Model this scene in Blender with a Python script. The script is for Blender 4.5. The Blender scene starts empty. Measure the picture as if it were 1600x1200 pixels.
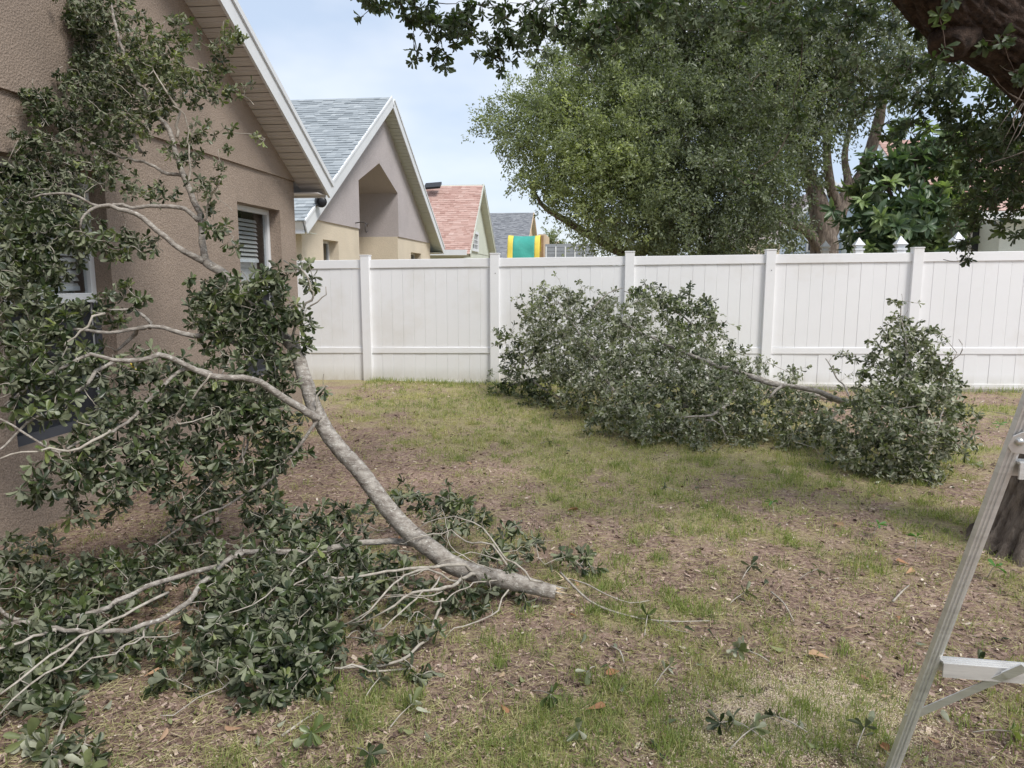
import bpy, math, random
import numpy as np
from mathutils import Vector, Matrix, noise
from mathutils.geometry import tessellate_polygon

rng = np.random.default_rng(7)
random.seed(7)
S = bpy.context.scene
COL = S.collection
R = math.radians

# ------------------------------------------------------------------ camera
CAM_H, F_PX = 1.5, 1130.0
PITCH, YAW = R(8.407), R(6.443)
cam = bpy.data.cameras.new('camera')
cam.sensor_width = 36.0
cam.lens = 36.0 * F_PX / 1600.0
cam.clip_start, cam.clip_end = 0.05, 2000
cam_o = bpy.data.objects.new('camera', cam)
cam_o.location = (0, 0, CAM_H)
cam_o.rotation_euler = (R(90) - PITCH, 0, YAW)
COL.objects.link(cam_o)
S.camera = cam_o

# ------------------------------------------------------------------ sky, sun, exposure
SUN_AZ, SUN_EL = R(130), R(52)          # azimuth clockwise from +Y: behind the camera on the right
w = bpy.data.worlds.new('World'); S.world = w; w.use_nodes = True
nt = w.node_tree; nt.nodes.clear()
N = nt.nodes.new; L = nt.links.new
out = N('ShaderNodeOutputWorld'); bg = N('ShaderNodeBackground')
sky = N('ShaderNodeTexSky'); sky.sky_type = 'NISHITA'; sky.sun_disc = False
sky.sun_elevation = SUN_EL; sky.sun_rotation = SUN_AZ
sky.air_density = 1.0; sky.dust_density = 1.5; sky.ozone_density = 1.0
tc = N('ShaderNodeTexCoord'); mp = N('ShaderNodeMapping'); mp.inputs['Scale'].default_value = (1, 1, 2.2)
mp.inputs['Location'].default_value = (0.35, 0.1, 0.62)
nz = N('ShaderNodeTexNoise'); nz.inputs['Scale'].default_value = 2.6; nz.inputs['Detail'].default_value = 7
nz.inputs['Roughness'].default_value = 0.52
rp = N('ShaderNodeValToRGB'); rp.color_ramp.elements[0].position = 0.42; rp.color_ramp.elements[0].color = (0.8, 0.8, 0.8, 1)
rp.color_ramp.elements[1].position = 0.64; rp.color_ramp.elements[1].color = (1, 1, 1, 1)
nz2 = N('ShaderNodeTexNoise'); nz2.inputs['Scale'].default_value = 1.7; nz2.inputs['Detail'].default_value = 5
cr = N('ShaderNodeValToRGB')
cr.color_ramp.elements[0].position = 0.40; cr.color_ramp.elements[0].color = (3.1, 3.65, 4.5, 1)
cr.color_ramp.elements[1].position = 0.60; cr.color_ramp.elements[1].color = (5.2, 5.3, 5.5, 1)
mx = N('ShaderNodeMix'); mx.data_type = 'RGBA'
L(tc.outputs['Generated'], mp.inputs['Vector']); L(mp.outputs['Vector'], nz.inputs['Vector']); L(mp.outputs['Vector'], nz2.inputs['Vector'])
L(nz.outputs['Fac'], rp.inputs['Fac']); L(nz2.outputs['Fac'], cr.inputs['Fac'])
L(rp.outputs['Color'], mx.inputs[0]); L(sky.outputs['Color'], mx.inputs[6]); L(cr.outputs['Color'], mx.inputs[7])
L(mx.outputs[2], bg.inputs['Color']); bg.inputs['Strength'].default_value = 0.1
L(bg.outputs['Background'], out.inputs['Surface'])

sl = bpy.data.lights.new('sun', 'SUN'); sl.energy = 1.5; sl.angle = R(18); sl.color = (1, 0.96, 0.9)
so = bpy.data.objects.new('sun', sl); COL.objects.link(so)
so.rotation_euler = (R(90) - SUN_EL, 0, -SUN_AZ + R(180)); so.location = (-8, -8, 20)
sd = Vector((math.sin(SUN_AZ) * math.cos(SUN_EL), math.cos(SUN_AZ) * math.cos(SUN_EL), math.sin(SUN_EL)))
so.rotation_euler = (-sd).to_track_quat('-Z', 'Y').to_euler()

S.view_settings.view_transform = 'Standard'; S.view_settings.look = 'None'
S.view_settings.gamma = 1.0; S.view_settings.use_curve_mapping = False
S.view_settings.exposure = 1.08
S.render.engine = 'CYCLES'
S.cycles.max_bounces = 6; S.cycles.diffuse_bounces = 3; S.cycles.glossy_bounces = 2
S.cycles.transparent_max_bounces = 8; S.cycles.caustics_reflective = False; S.cycles.caustics_refractive = False

# ------------------------------------------------------------------ survey: photo pixel -> point in the yard
Rv = np.array([math.cos(YAW), math.sin(YAW), 0])
Fv = np.array([-math.sin(YAW) * math.cos(PITCH), math.cos(YAW) * math.cos(PITCH), -math.sin(PITCH)])
Uv = np.cross(Rv, Fv); C0 = np.array([0, 0, CAM_H])
def ray(x, y): return Fv * F_PX + Rv * (x - 800) + Uv * (600 - y)
def G(x, y, z=0.0):
    d = ray(x, y); return C0 + d * ((z - CAM_H) / d[2])
def P(x, y, Y):
    d = ray(x, y); return C0 + d * (Y / d[1])
def PX(x, y, X):
    d = ray(x, y); return C0 + d * (X / d[0])
def D(x, y, dist):                       # a point at a distance along the view axis
    d = ray(x, y); return C0 + d * (dist / F_PX)
def proj(p):
    v = np.asarray(p) - C0; z = v @ Fv
    return np.stack([800 + F_PX * (v @ Rv) / z, 600 - F_PX * (v @ Uv) / z, z], -1)

# ------------------------------------------------------------------ object helpers
def tag(o, label=None, cat=None, group=None, kind=None):
    if label: o['label'] = label
    if cat: o['category'] = cat
    if group: o['group'] = group
    if kind: o['kind'] = kind
    return o
def thing(name, loc, label, cat, group=None):
    o = bpy.data.objects.new(name, None); COL.objects.link(o); o.location = tuple(loc)
    o.empty_display_size = 0.1
    return tag(o, label, cat, group)
def link(name, me, parent=None):
    """mesh in world coordinates; a child of a thing's Empty is offset back so that it stays in place"""
    o = bpy.data.objects.new(name, me); COL.objects.link(o)
    if parent is not None:
        o.parent = parent
        if parent.type == 'EMPTY': o.location = tuple(-Vector(parent.location))
    return o
def npmesh(name, V, T, m, tint=None, smooth=False):
    V = np.asarray(V, np.float32).reshape(-1, 3); T = np.asarray(T, np.int32); k = T.shape[1]
    me = bpy.data.meshes.new(name)
    me.vertices.add(len(V)); me.vertices.foreach_set('co', V.ravel())
    me.loops.add(T.size); me.loops.foreach_set('vertex_index', T.ravel())
    me.polygons.add(len(T)); me.polygons.foreach_set('loop_start', np.arange(0, T.size, k, dtype=np.int32))
    if smooth: me.polygons.foreach_set('use_smooth', np.ones(len(T), bool))
    me.update(calc_edges=True)
    if tint is not None:
        a = me.attributes.new('tint', 'FLOAT', 'POINT'); a.data.foreach_set('value', np.asarray(tint, np.float32).ravel())
    me.materials.append(M[m] if isinstance(m, str) else m)
    return me
class MB:
    """collects faces of one part"""
    def __init__(s): s.v = []; s.f = []; s.t = []
    def add(s, vs, fs, t=0.5):
        b = len(s.v); s.v += [tuple(map(float, v)) for v in vs]; s.f += [tuple(b + i for i in f) for f in fs]; s.t += [t] * len(vs); return s
    def quad(s, a, b, c, d, t=0.5): return s.add([a, b, c, d], [(0, 1, 2, 3)], t)
    def box(s, x0, x1, y0, y1, z0, z1, t=0.5):
        v = [(x, y, z) for z in (z0, z1) for y in (y0, y1) for x in (x0, x1)]
        return s.add(v, [(0, 2, 3, 1), (4, 5, 7, 6), (0, 1, 5, 4), (2, 6, 7, 3), (0, 4, 6, 2), (1, 3, 7, 5)], t)
    def obox(s, o, ax, ay, az, t=0.5):
        """box from a corner and three edge vectors"""
        o, ax, ay, az = map(np.asarray, (o, ax, ay, az))
        v = [o + i * ax + j * ay + k * az for k in (0, 1) for j in (0, 1) for i in (0, 1)]
        return s.add(v, [(0, 2, 3, 1), (4, 5, 7, 6), (0, 1, 5, 4), (2, 6, 7, 3), (0, 4, 6, 2), (1, 3, 7, 5)], t)
    def prism(s, poly, ext, t=0.5):
        """closed prism: a planar polygon pushed along a vector"""
        p = [np.asarray(q, float) for q in poly]; e = np.asarray(ext, float); n = len(p)
        s.add(p + [q + e for q in p], [tuple(range(n - 1, -1, -1)), tuple(range(n, 2 * n))] + [(i, (i + 1) % n, n + (i + 1) % n, n + i) for i in range(n)], t); return s
    def holes(s, loops, t=0.5):
        tr = tessellate_polygon([[Vector(q) for q in lp] for lp in loops])
        return s.add([q for lp in loops for q in lp], tr, t)
    def mesh(s, name, m, smooth=False):
        me = bpy.data.meshes.new(name); me.from_pydata(s.v, [], s.f); me.update()
        a = me.attributes.new('tint', 'FLOAT', 'POINT'); a.data.foreach_set('value', np.asarray(s.t, np.float32))
        if smooth: me.polygons.foreach_set('use_smooth', np.ones(len(s.f), bool))
        me.materials.append(M[m]); return me
    def build(s, name, m, parent=None, smooth=False, bevel=0):
        o = link(name, s.mesh(name, m, smooth), parent)
        if bevel:
            b = o.modifiers.new('bevel', 'BEVEL'); b.width = bevel; b.segments = 2; b.limit_method = 'ANGLE'
        return o
def catmull(pts, rad, step=0.06):
    p = np.asarray(pts, float); r = np.asarray(rad, float)
    q = np.vstack([2 * p[0] - p[1], p, 2 * p[-1] - p[-2]]); O = []; Q = []
    for i in range(len(p) - 1):
        a, b, c, d = q[i:i + 4]; n = max(2, int(np.linalg.norm(c - b) / step))
        for k in range(n):
            t = k / n
            O.append(0.5 * ((2 * b) + (c - a) * t + (2 * a - 5 * b + 4 * c - d) * t * t + (3 * b - a - 3 * c + d) * t ** 3)); Q.append(r[i] * (1 - t) + r[i + 1] * t)
    O.append(p[-1]); Q.append(r[-1]); return np.array(O), np.array(Q)
def tubes(Pn, Rn, sides=3, lump=0.0, cap=False):
    """Pn (n,k,3) centre lines, Rn (n,k) radii -> verts, quads"""
    Pn = np.asarray(Pn, float); Rn = np.asarray(Rn, float); n, k, _ = Pn.shape
    T = np.gradient(Pn, axis=1); T /= np.linalg.norm(T, axis=2, keepdims=True) + 1e-9
    up = np.where(np.abs(T[:, :1, 2:3]) > 0.9, np.array([1., 0, 0]), np.array([0, 0, 1.]))
    up = np.repeat(up, k, 1)
    A = np.cross(T, up); A /= np.linalg.norm(A, axis=2, keepdims=True) + 1e-9
    B = np.cross(T, A)
    th = np.arange(sides) * 2 * np.pi / sides
    rr = Rn[:, :, None] * (1 + lump * rng.normal(size=(n, k, sides)))
    V = Pn[:, :, None, :] + rr[..., None] * (A[:, :, None, :] * np.cos(th)[None, None, :, None] + B[:, :, None, :] * np.sin(th)[None, None, :, None])
    base = (np.arange(n) * k * sides)[:, None, None]
    i = np.arange(k - 1)[None, :, None] * sides; j = np.arange(sides)[None, None, :]; j2 = (j + 1) % sides
    Q = np.stack(np.broadcast_arrays(base + i + j, base + i + sides + j, base + i + sides + j2, base + i + j2), -1).reshape(-1, 4)
    return V.reshape(-1, 3), Q
def limb(name, pts, rad, m, parent, sides=10, lump=0.03, step=0.06, cap=True, kink=0.0):
    p, r = catmull(pts, rad, step)
    if kink and len(p) > 3:                       # crooked growth and swollen nodes
        wv = np.cumsum(rng.normal(size=p.shape), 0); wv -= np.linspace(0, 1, len(p))[:, None] * wv[-1]; wv /= np.abs(wv).max() + 1e-6
        jg = rng.normal(size=p.shape); p = p + wv * min(kink * 4, .05) * .5 + jg * (r * kink * 9)[:, None] * .35; r = r * (1 + .10 * np.abs(rng.normal(size=len(r))) * (rng.random(len(r)) < .3) * (len(r) < 60))
    V, Q = tubes(p[None], r[None], sides, lump)
    fs = [tuple(q) for q in Q.tolist()]
    if cap: fs += [tuple(range(sides)), tuple(range(len(V) - 1, len(V) - 1 - sides, -1))]
    me = bpy.data.meshes.new(name); me.from_pydata(V.tolist(), [], fs); me.update()
    me.polygons.foreach_set('use_smooth', np.array([len(f) == 4 for f in fs]))
    me.materials.append(M[m]); return link(name, me, parent), p

# ------------------------------------------------------------------ leaves
def leafproto(width=0.5, fold=0.06, droop=0.1, st=((.0, .035), (.26, .22), (.52, .40), (.78, .5), (.94, .30))):
    """obovate leaf blade, folded along the midrib, bent along its length; +Z is the upper face"""
    v = []; 
    for t_, w_ in st:
        zc = -droop * t_ ** 1.7; zf = fold * w_ * 2
        v += [(0, t_, zc), (-width * w_, t_ + .02, zc + zf), (width * w_, t_ + .02, zc + zf)]
    n = len(st); v.append((0, 1, -droop)); f = []
    for i in range(n - 1):
        a, b = 3 * i, 3 * i + 3
        f += [(a, b, b + 1), (a, b + 1, a + 1), (a, a + 2, b + 2), (a, b + 2, b)]
    a = 3 * (n - 1); f += [(a, 3 * n, a + 1), (a, a + 2, 3 * n)]
    return np.array(v, float), np.array(f)
COARSE = ((.0, .04), (.38, .30), (.76, .5))
def lanceproto(width=0.26, droop=0.25):
    return leafproto(width * 1.5, .12, droop, ((.0, .06), (.3, .38), (.62, .42), (.85, .22)))
PROTO = [leafproto(.36, .06, .12), leafproto(.46, .10, .26), leafproto(.32, .14, -.08), leafproto(.42, -.03, .2), leafproto(.38, .12, .42), leafproto(.40, .16, .06)]
PROTO2 = [leafproto(.40, .06, .12, COARSE), leafproto(.48, .10, .26, COARSE), leafproto(.36, .14, -.08, COARSE), leafproto(.42, -.03, .24, COARSE)]
LANCE = [lanceproto(.24, .2), lanceproto(.28, .35), lanceproto(.26, .05)]
SMALL = [(np.array([(0, 0, 0), (-.22, .6, .05), (0, 1, -.06), (.22, .6, .05)], float), np.array([(0, 2, 1), (0, 3, 2)]))]
def unit(a): return a / (np.linalg.norm(a, axis=-1, keepdims=True) + 1e-9)
def frames(d, n):
    d = unit(d); x = unit(np.cross(d, n)); n = np.cross(x, d); return np.stack([x, d, n], -1)
def leafmesh(name, pos, Rm, size, tint, m, protos):
    Vs, Ts, tt, b = [], [], [], 0
    k = rng.integers(0, len(protos), len(pos))
    for i, (pv, pf) in enumerate(protos):
        s = k == i
        if not s.any(): continue
        V = np.einsum('nij,vj->nvi', Rm[s], pv) * size[s][:, None, None] + pos[s][:, None, :]
        n = len(V); nv = len(pv)
        Ts.append((pf[None] + (np.arange(n) * nv)[:, None, None] + b).reshape(-1, 3)); Vs.append(V.reshape(-1, 3)); tt.append(np.repeat(tint[s], nv)); b += n * nv
    return npmesh(name, np.vstack(Vs), np.vstack(Ts), m, np.concatenate(tt))
_ind = {}
def leaves(parent, pos, Rm, size, tint, m, protos=PROTO, single=0, name='leaf'):
    """the leaves that show largest are objects of their own, the rest is one part"""
    pos = np.asarray(pos); n = len(pos); pick = np.zeros(n, bool)
    if single:
        q = proj(pos); ok = (q[:, 2] > .5) & (q[:, 0] > 5) & (q[:, 0] < 1595) & (q[:, 1] > 5) & (q[:, 1] < 1195)
        ids = np.where(ok)[0]; ids = ids[np.argsort(q[ids, 2])]
        cell = (q[ids, 0] // 14).astype(int) * 1000 + (q[ids, 1] // 14).astype(int)
        _, first = np.unique(cell, return_index=True); ids = ids[first]
        face = np.abs(np.einsum('ij,ij->i', Rm[ids, :, 2], unit(pos[ids] - C0)))
        sc = size[ids] / q[ids, 2] * (.3 + face)
        pick[ids[np.argsort(-sc)[:single]]] = True
    if (~pick).any():
        o = link('leaves', leafmesh('leaves', pos[~pick], Rm[~pick], size[~pick], tint[~pick], m, protos), parent); tag(o, kind='stuff')
    off = Vector(parent.location) if parent.type == 'EMPTY' else Vector((0, 0, 0))
    for i in np.where(pick)[0]:
        tq = min(9, int(tint[i] * 10)); kp = int(rng.integers(len(protos))); key = (m, id(protos), kp, tq)
        if key not in _ind: _ind[key] = npmesh(name, protos[kp][0], protos[kp][1], m, np.full(len(protos[kp][0]), tq / 10 + .05))
        o = bpy.data.objects.new(name, _ind[key]); COL.objects.link(o); o.parent = parent
        X = Matrix(Rm[i].tolist()).to_4x4() @ Matrix.Scale(float(size[i]), 4); X.translation = Vector(pos[i]) - off; o.matrix_basis = X
def grow(nodes, tips, bend=.16, r0=.0035, sag=0.0):
    """twigs from the nearest wood to every tip; later twigs may leave earlier ones"""
    tips = np.asarray(tips); nodes = np.asarray(nodes)
    B = np.zeros((len(nodes) + 3 * len(tips), 3)); nb = len(nodes); B[:nb] = nodes
    d0 = np.array([np.min(((nodes - t) ** 2).sum(1)) for t in tips]); out = []; rad = []
    for t in tips[np.argsort(d0)]:
        j = np.argmin(((B[:nb] - t) ** 2).sum(1)); a = B[j]; v = t - a; ln = np.linalg.norm(v)
        if ln < .015: v = rng.normal(size=3) * .05; a = t - v; ln = .05
        o = rng.normal(size=3) * ln * bend; o[2] += sag * ln; o2 = rng.normal(size=3) * ln * bend * .5
        c = np.array([a, a + v * .3 + o * .8, a + v * .55 + o, a + v * .8 + o * .6 + o2, t])
        out.append(c); r = r0 * (.7 + min(1.5, ln * 1.2)); rad.append(np.linspace(r, r * .42, 5))
        B[nb:nb + 3] = c[[2, 3, 4]]; nb += 3
    return np.array(out), np.array(rad)
def twigs(parent, tw, rad, m, sides=3, name='twigs'):
    V, Q = tubes(tw, rad, sides); o = link(name, npmesh(name, V, Q, m, None, True), parent); return tag(o, kind='stuff')
def rosettes(tw, n=(5, 8), along=4, size=(.045, .075), spread=(30, 85), tint=None, droop=.15, flip=0.0):
    """whorl of leaves at each twig tip and some along its outer half"""
    pos, dr, nr, sz, tn = [], [], [], [], []
    for i, c in enumerate(tw):
        t = unit(c[4] - c[3]); a = unit(np.cross(t, rng.normal(size=3))); b = np.cross(t, a); k = rng.integers(n[0], n[1] + 1); ph = rng.random() * 6.28
        base = tint[i] if tint is not None else .4
        tot = k + along
        for j in range(tot):
            tip = j < k; az = ph + j * 2.4 + rng.normal() * .3; rad_ = a * math.cos(az) + b * math.sin(az)
            an = R(rng.uniform(*spread)); u = 0.0 if tip else rng.random()
            p = c[4] * (1 - u) + (c[3] if u < .6 else c[2]) * u if not tip else c[4] - t * rng.random() * .012
            d = t * math.cos(an) + rad_ * math.sin(an); nn = t * math.sin(an) - rad_ * math.cos(an); d = d + np.array([0, 0, -droop * rng.random()])
            pos.append(p); dr.append(d); nr.append((nn + rng.normal(size=3) * .25) * (-1 if rng.random() < flip else 1)); sz.append((size[0] + (size[1] - size[0]) * rng.beta(2, 2)) * (1 if tip else .8) * (.6 if rng.random() < .15 else 1)); tn.append(base + rng.normal() * .12)
    return np.array(pos), frames(np.array(dr), np.array(nr)), np.array(sz), np.clip(np.array(tn), .02, .98)
def blobtips(blobs, dens, stray=.07, ragged=False):
    """tips through the volume of foliage masses: (centre, radius, weight[, flat])"""
    T = []
    for b in blobs:
        c, r, wgt = b[:3]; n = max(3, int(dens * wgt * r * r))
        v = unit(rng.normal(size=(n, 3))) * (rng.random((n, 1)) ** .5) * r * 1.08
        if ragged: h_ = unit(v); v *= (.55 + 1.0 * vnoise(h_[:, 0] * 1.6 + c[0] * 7, h_[:, 2] * 1.6 + h_[:, 1] + c[2] * 7, 1.7, 2))[:, None]
        k = rng.random(n) < stray; v[k] *= rng.uniform(1.05, 1.9 if ragged else 1.5, (k.sum(), 1))          # stray sprigs beyond the mass
        T.append(c + v * np.array([1, 1, .95]))
    return np.vstack(T)
# ------------------------------------------------------------------ materials
M = {}
def newmat(name):
    m = bpy.data.materials.new(name); m.use_nodes = True; t = m.node_tree; t.nodes.clear()
    o = t.nodes.new('ShaderNodeOutputMaterial'); b = t.nodes.new('ShaderNodeBsdfPrincipled'); t.links.new(b.outputs[0], o.inputs[0]); M[name] = m
    return m, t, b, o
def nd(t, typ, **kw):
    n = t.nodes.new(typ)
    for k, v in kw.items():
        if k in n.inputs: n.inputs[k].default_value = v
        else: setattr(n, k, v)
    return n
def ramp(t, stops, fac=None):
    r = t.nodes.new('ShaderNodeValToRGB'); e = r.color_ramp.elements
    while len(e) < len(stops): e.new(0.5)
    for x, (p, c) in zip(e, stops): x.position = p; x.color = (*c, 1)
    if fac is not None: t.links.new(fac, r.inputs[0])
    return r
def mixc(t, fac, a, b, blend='MIX'):
    m = t.nodes.new('ShaderNodeMix'); m.data_type = 'RGBA'; m.blend_type = blend
    for s, i in ((fac, 0), (a, 6), (b, 7)):
        if isinstance(s, (int, float)): m.inputs[i].default_value = s
        elif isinstance(s, tuple): m.inputs[i].default_value = (*s, 1)
        else: t.links.new(s, m.inputs[i])
    return m.outputs[2]
def coords(t, scale=(1, 1, 1)):
    c = nd(t, 'ShaderNodeTexCoord'); m = nd(t, 'ShaderNodeMapping'); m.inputs['Scale'].default_value = scale
    t.links.new(c.outputs['Object'], m.inputs['Vector']); return m.outputs['Vector']
def nz_(t, vec, scale, detail=4, rough=.55):
    n = nd(t, 'ShaderNodeTexNoise', Scale=scale, Detail=detail, Roughness=rough); t.links.new(vec, n.inputs['Vector']); return n.outputs['Fac']
def bump(t, b, h, strength=.3, dist=.01):
    n = nd(t, 'ShaderNodeBump', Strength=strength, Distance=dist); t.links.new(h, n.inputs['Height']); t.links.new(n.outputs[0], b.inputs['Normal'])
def plain(name, c, rough=.6, var=.12, scale=3, bscale=60, bstr=.1, bdist=.004, metal=0, dirt=None, stretch=(1, 1, 1), spec=.4):
    m, t, b, o = newmat(name); v = coords(t, stretch)
    f = nz_(t, v, scale, 5)
    r = ramp(t, [(.3, tuple(x * (1 - var) for x in c)), (.7, tuple(min(.95, x * (1 + var)) for x in c))], f)
    cc = r.outputs[0]
    if dirt:
        g = ramp(t, [(.52, (0, 0, 0)), (.75, (1, 1, 1))], nz_(t, v, dirt[1], 6, .65)); mul = nd(t, 'ShaderNodeMath', operation='MULTIPLY'); mul.inputs[1].default_value = dirt[2]
        t.links.new(g.outputs[0], mul.inputs[0]); cc = mixc(t, mul.outputs[0], cc, dirt[0])
    t.links.new(cc, b.inputs['Base Color']); b.inputs['Roughness'].default_value = rough; b.inputs['Metallic'].default_value = metal; b.inputs['Specular IOR Level'].default_value = spec
    if bstr: bump(t, b, nz_(t, v, bscale, 4), bstr, bdist)
    return m
def stucco(name, c, scale=38, strength=.9, dist=.012, var=.16, fleck=.35):
    m, t, b, o = newmat(name); v = coords(t)
    f1 = nz_(t, v, 1.1, 6, .6); f2 = nz_(t, v, scale * 1.6, 3, .7)
    r = ramp(t, [(.3, tuple(x * (1 - var) for x in c)), (.7, tuple(x * (1 + var) for x in c))], f1)
    fl = ramp(t, [(.35, (1 - fleck,) * 3), (.65, (1 + fleck * .4,) * 3)], f2)
    t.links.new(mixc(t, 1.0, r.outputs[0], fl.outputs[0], 'MULTIPLY'), b.inputs['Base Color']); b.inputs['Roughness'].default_value = .93; b.inputs['Specular IOR Level'].default_value = .2
    vo = nd(t, 'ShaderNodeTexVoronoi', Scale=scale); t.links.new(v, vo.inputs['Vector'])
    ad = nd(t, 'ShaderNodeMath', operation='ADD'); t.links.new(vo.outputs['Distance'], ad.inputs[0]); t.links.new(f2, ad.inputs[1]); bump(t, b, ad.outputs[0], strength, dist)
def tinted(name, stops, rough=.9, spec=.2, nscale=90, nvar=.25, bstr=.3, bdist=.004):
    """pieces that differ from each other: the piece's own tint picks its colour"""
    m, t, b, o = newmat(name); a = nd(t, 'ShaderNodeAttribute', attribute_name='tint'); v = coords(t)
    r = ramp(t, stops, a.outputs['Fac']); f = nz_(t, v, nscale, 3, .7)
    g = ramp(t, [(.3, (1 - nvar,) * 3), (.7, (1 + nvar * .5,) * 3)], f)
    t.links.new(mixc(t, 1.0, r.outputs[0], g.outputs[0], 'MULTIPLY'), b.inputs['Base Color']); b.inputs['Roughness'].default_value = rough; b.inputs['Specular IOR Level'].default_value = spec
    if bstr: bump(t, b, f, bstr, bdist)
def leafmat(name, top, under, rough=.38, trans=.25, spec=.5):
    """two-sided leaf: glossy upper face, pale dull underside"""
    m, t, b, o = newmat(name); a = nd(t, 'ShaderNodeAttribute', attribute_name='tint'); g = nd(t, 'ShaderNodeNewGeometry')
    rt = ramp(t, top, a.outputs['Fac']); ru = ramp(t, under, a.outputs['Fac'])
    c = mixc(t, g.outputs['Backfacing'], rt.outputs[0], ru.outputs[0])
    f = nz_(t, coords(t), 45, 3); gr = ramp(t, [(.3, (.8,) * 3), (.7, (1.12,) * 3)], f); c = mixc(t, 1.0, c, gr.outputs[0], 'MULTIPLY')
    t.links.new(c, b.inputs['Base Color']); rr = nd(t, 'ShaderNodeMapRange'); t.links.new(g.outputs['Backfacing'], rr.inputs[0]); rr.inputs[3].default_value = rough; rr.inputs[4].default_value = .75
    t.links.new(rr.outputs[0], b.inputs['Roughness']); b.inputs['Specular IOR Level'].default_value = spec
    tr = nd(t, 'ShaderNodeBsdfTranslucent'); t.links.new(mixc(t, 1.0, rt.outputs[0], (1.5, 1.7, .7), 'MULTIPLY'), tr.inputs[0])
    ms = nd(t, 'ShaderNodeMixShader'); ms.inputs[0].default_value = trans; t.links.new(b.outputs[0], ms.inputs[1]); t.links.new(tr.outputs[0], ms.inputs[2]); t.links.new(ms.outputs[0], o.inputs[0])
def bark(name, c1, c2, scale=14, stretch=(1, 1, 1), strength=.5, dist=.01, spot=None, bands=0):
    m, t, b, o = newmat(name); v = coords(t, stretch)
    f = nz_(t, v, scale, 6, .65); r = ramp(t, [(.32, c1), (.66, c2)], f); cc = r.outputs[0]
    if spot:
        g = ramp(t, [(.55, (0, 0, 0)), (.68, (1, 1, 1))], nz_(t, v, scale * 2.3, 5, .7)); cc = mixc(t, g.outputs[0], cc, spot)
    t.links.new(cc, b.inputs['Base Color']); b.inputs['Roughness'].default_value = .9; b.inputs['Specular IOR Level'].default_value = .25
    bump(t, b, nz_(t, v, scale * 1.7, 6, .7), strength, dist)
def glassmat(name, tint=(.6, .65, .68), gloss=.12):
    m, t, b, o = newmat(name); tr = nd(t, 'ShaderNodeBsdfTransparent'); tr.inputs[0].default_value = (*tint, 1); gl = nd(t, 'ShaderNodeBsdfGlossy', Roughness=.03)
    fr = nd(t, 'ShaderNodeLayerWeight', Blend=.3); pw = nd(t, 'ShaderNodeMath', operation='POWER'); pw.inputs[1].default_value = 2.5; t.links.new(fr.outputs['Facing'], pw.inputs[0])
    ad = nd(t, 'ShaderNodeMath', operation='MULTIPLY_ADD'); ad.inputs[1].default_value = .5; ad.inputs[2].default_value = gloss; t.links.new(pw.outputs[0], ad.inputs[0])
    ms = nd(t, 'ShaderNodeMixShader'); t.links.new(ad.outputs[0], ms.inputs[0]); t.links.new(tr.outputs[0], ms.inputs[1]); t.links.new(gl.outputs[0], ms.inputs[2]); t.links.new(ms.outputs[0], o.inputs[0])

stucco('stucco_brown', (.352, .281, .228), 75, .7, .005, .16, .35)
stucco('stucco_lavender', (.50, .455, .455), 30, .5, .006, .07, .12)
stucco('stucco_cream', (.72, .63, .50), 30, .5, .006, .07, .1)
stucco('stucco_pale_green', (.60, .63, .54), 30, .4, .006, .06, .1)
stucco('stucco_blue', (.46, .55, .68), 30, .4, .006, .06, .1)
stucco('stucco_tan', (.60, .47, .33), 30, .4, .006, .06, .1)
stucco('stucco_white', (.66, .70, .66), 30, .4, .006, .06, .1)
plain('white_trim', (.72, .74, .76), .5, .05, 2, 40, .03)
plain('soffit_vinyl', (.60, .57, .55), .55, .05, 2, 60, .06)
plain('soffit_green', (.55, .57, .50), .55, .05, 2, 60, .06)
plain('white_vinyl', (.84, .84, .85), .38, .025, 1.2, 25, .02, dirt=((.66, .62, .55), 1.6, .35))
plain('dark_interior', (.03, .03, .032), .9)
plain('blind', (.58, .56, .53), .6, .05, 4, 50, .02)
plain('screen', (.022, .024, .03), .55, .2, 30, 200, .1)
plain('screen_frame', (.075, .08, .095), .5, .1)
plain('aluminium', (.74, .74, .73), .4, .10, 6, 120, .08, .002, metal=.55, stretch=(1, 1, 8), dirt=((.35, .33, .3), 9, .35))
plain('steel_bolt', (.62, .62, .60), .3, .05, metal=.9)
plain('black_plastic', (.015, .015, .017), .35, .1)
plain('iron', (.05, .045, .045), .6, .2)
plain('canopy_green', (.055, .36, .30), .7, .12, 4, 14, .25, .03)
plain('canopy_yellow', (.78, .62, .10), .7, .1, 4, 14, .2, .02)
plain('wood_post', (.42, .27, .16), .8, .2, 5, 40, .3)
plain('grey_siding', (.28, .30, .33), .7, .1)
plain('concrete', (.42, .39, .36), .95, .15, 6, 40, .5, .006)
tinted('shingle_grey', [(0, (.24, .27, .29)), (.5, (.34, .375, .40)), (1, (.45, .485, .505))], nscale=120)
tinted('shingle_red', [(0, (.38, .225, .19)), (.5, (.50, .33, .285)), (1, (.60, .44, .39))], nscale=120)
tinted('shingle_slate', [(0, (.15, .16, .175)), (.5, (.24, .25, .27)), (1, (.33, .34, .355))], nscale=120)
tinted('shingle_brown', [(0, (.19, .16, .15)), (.5, (.28, .24, .23)), (1, (.38, .33, .31))], nscale=120)
leafmat('leaf_oak', [(0, (.022, .038, .018)), (.45, (.058, .082, .034)), (.8, (.12, .16, .055)), (1, (.24, .28, .09))],
        [(0, (.17, .185, .125)), (.45, (.25, .27, .18)), (.8, (.29, .32, .19)), (1, (.34, .37, .17))], rough=.34)
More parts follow.
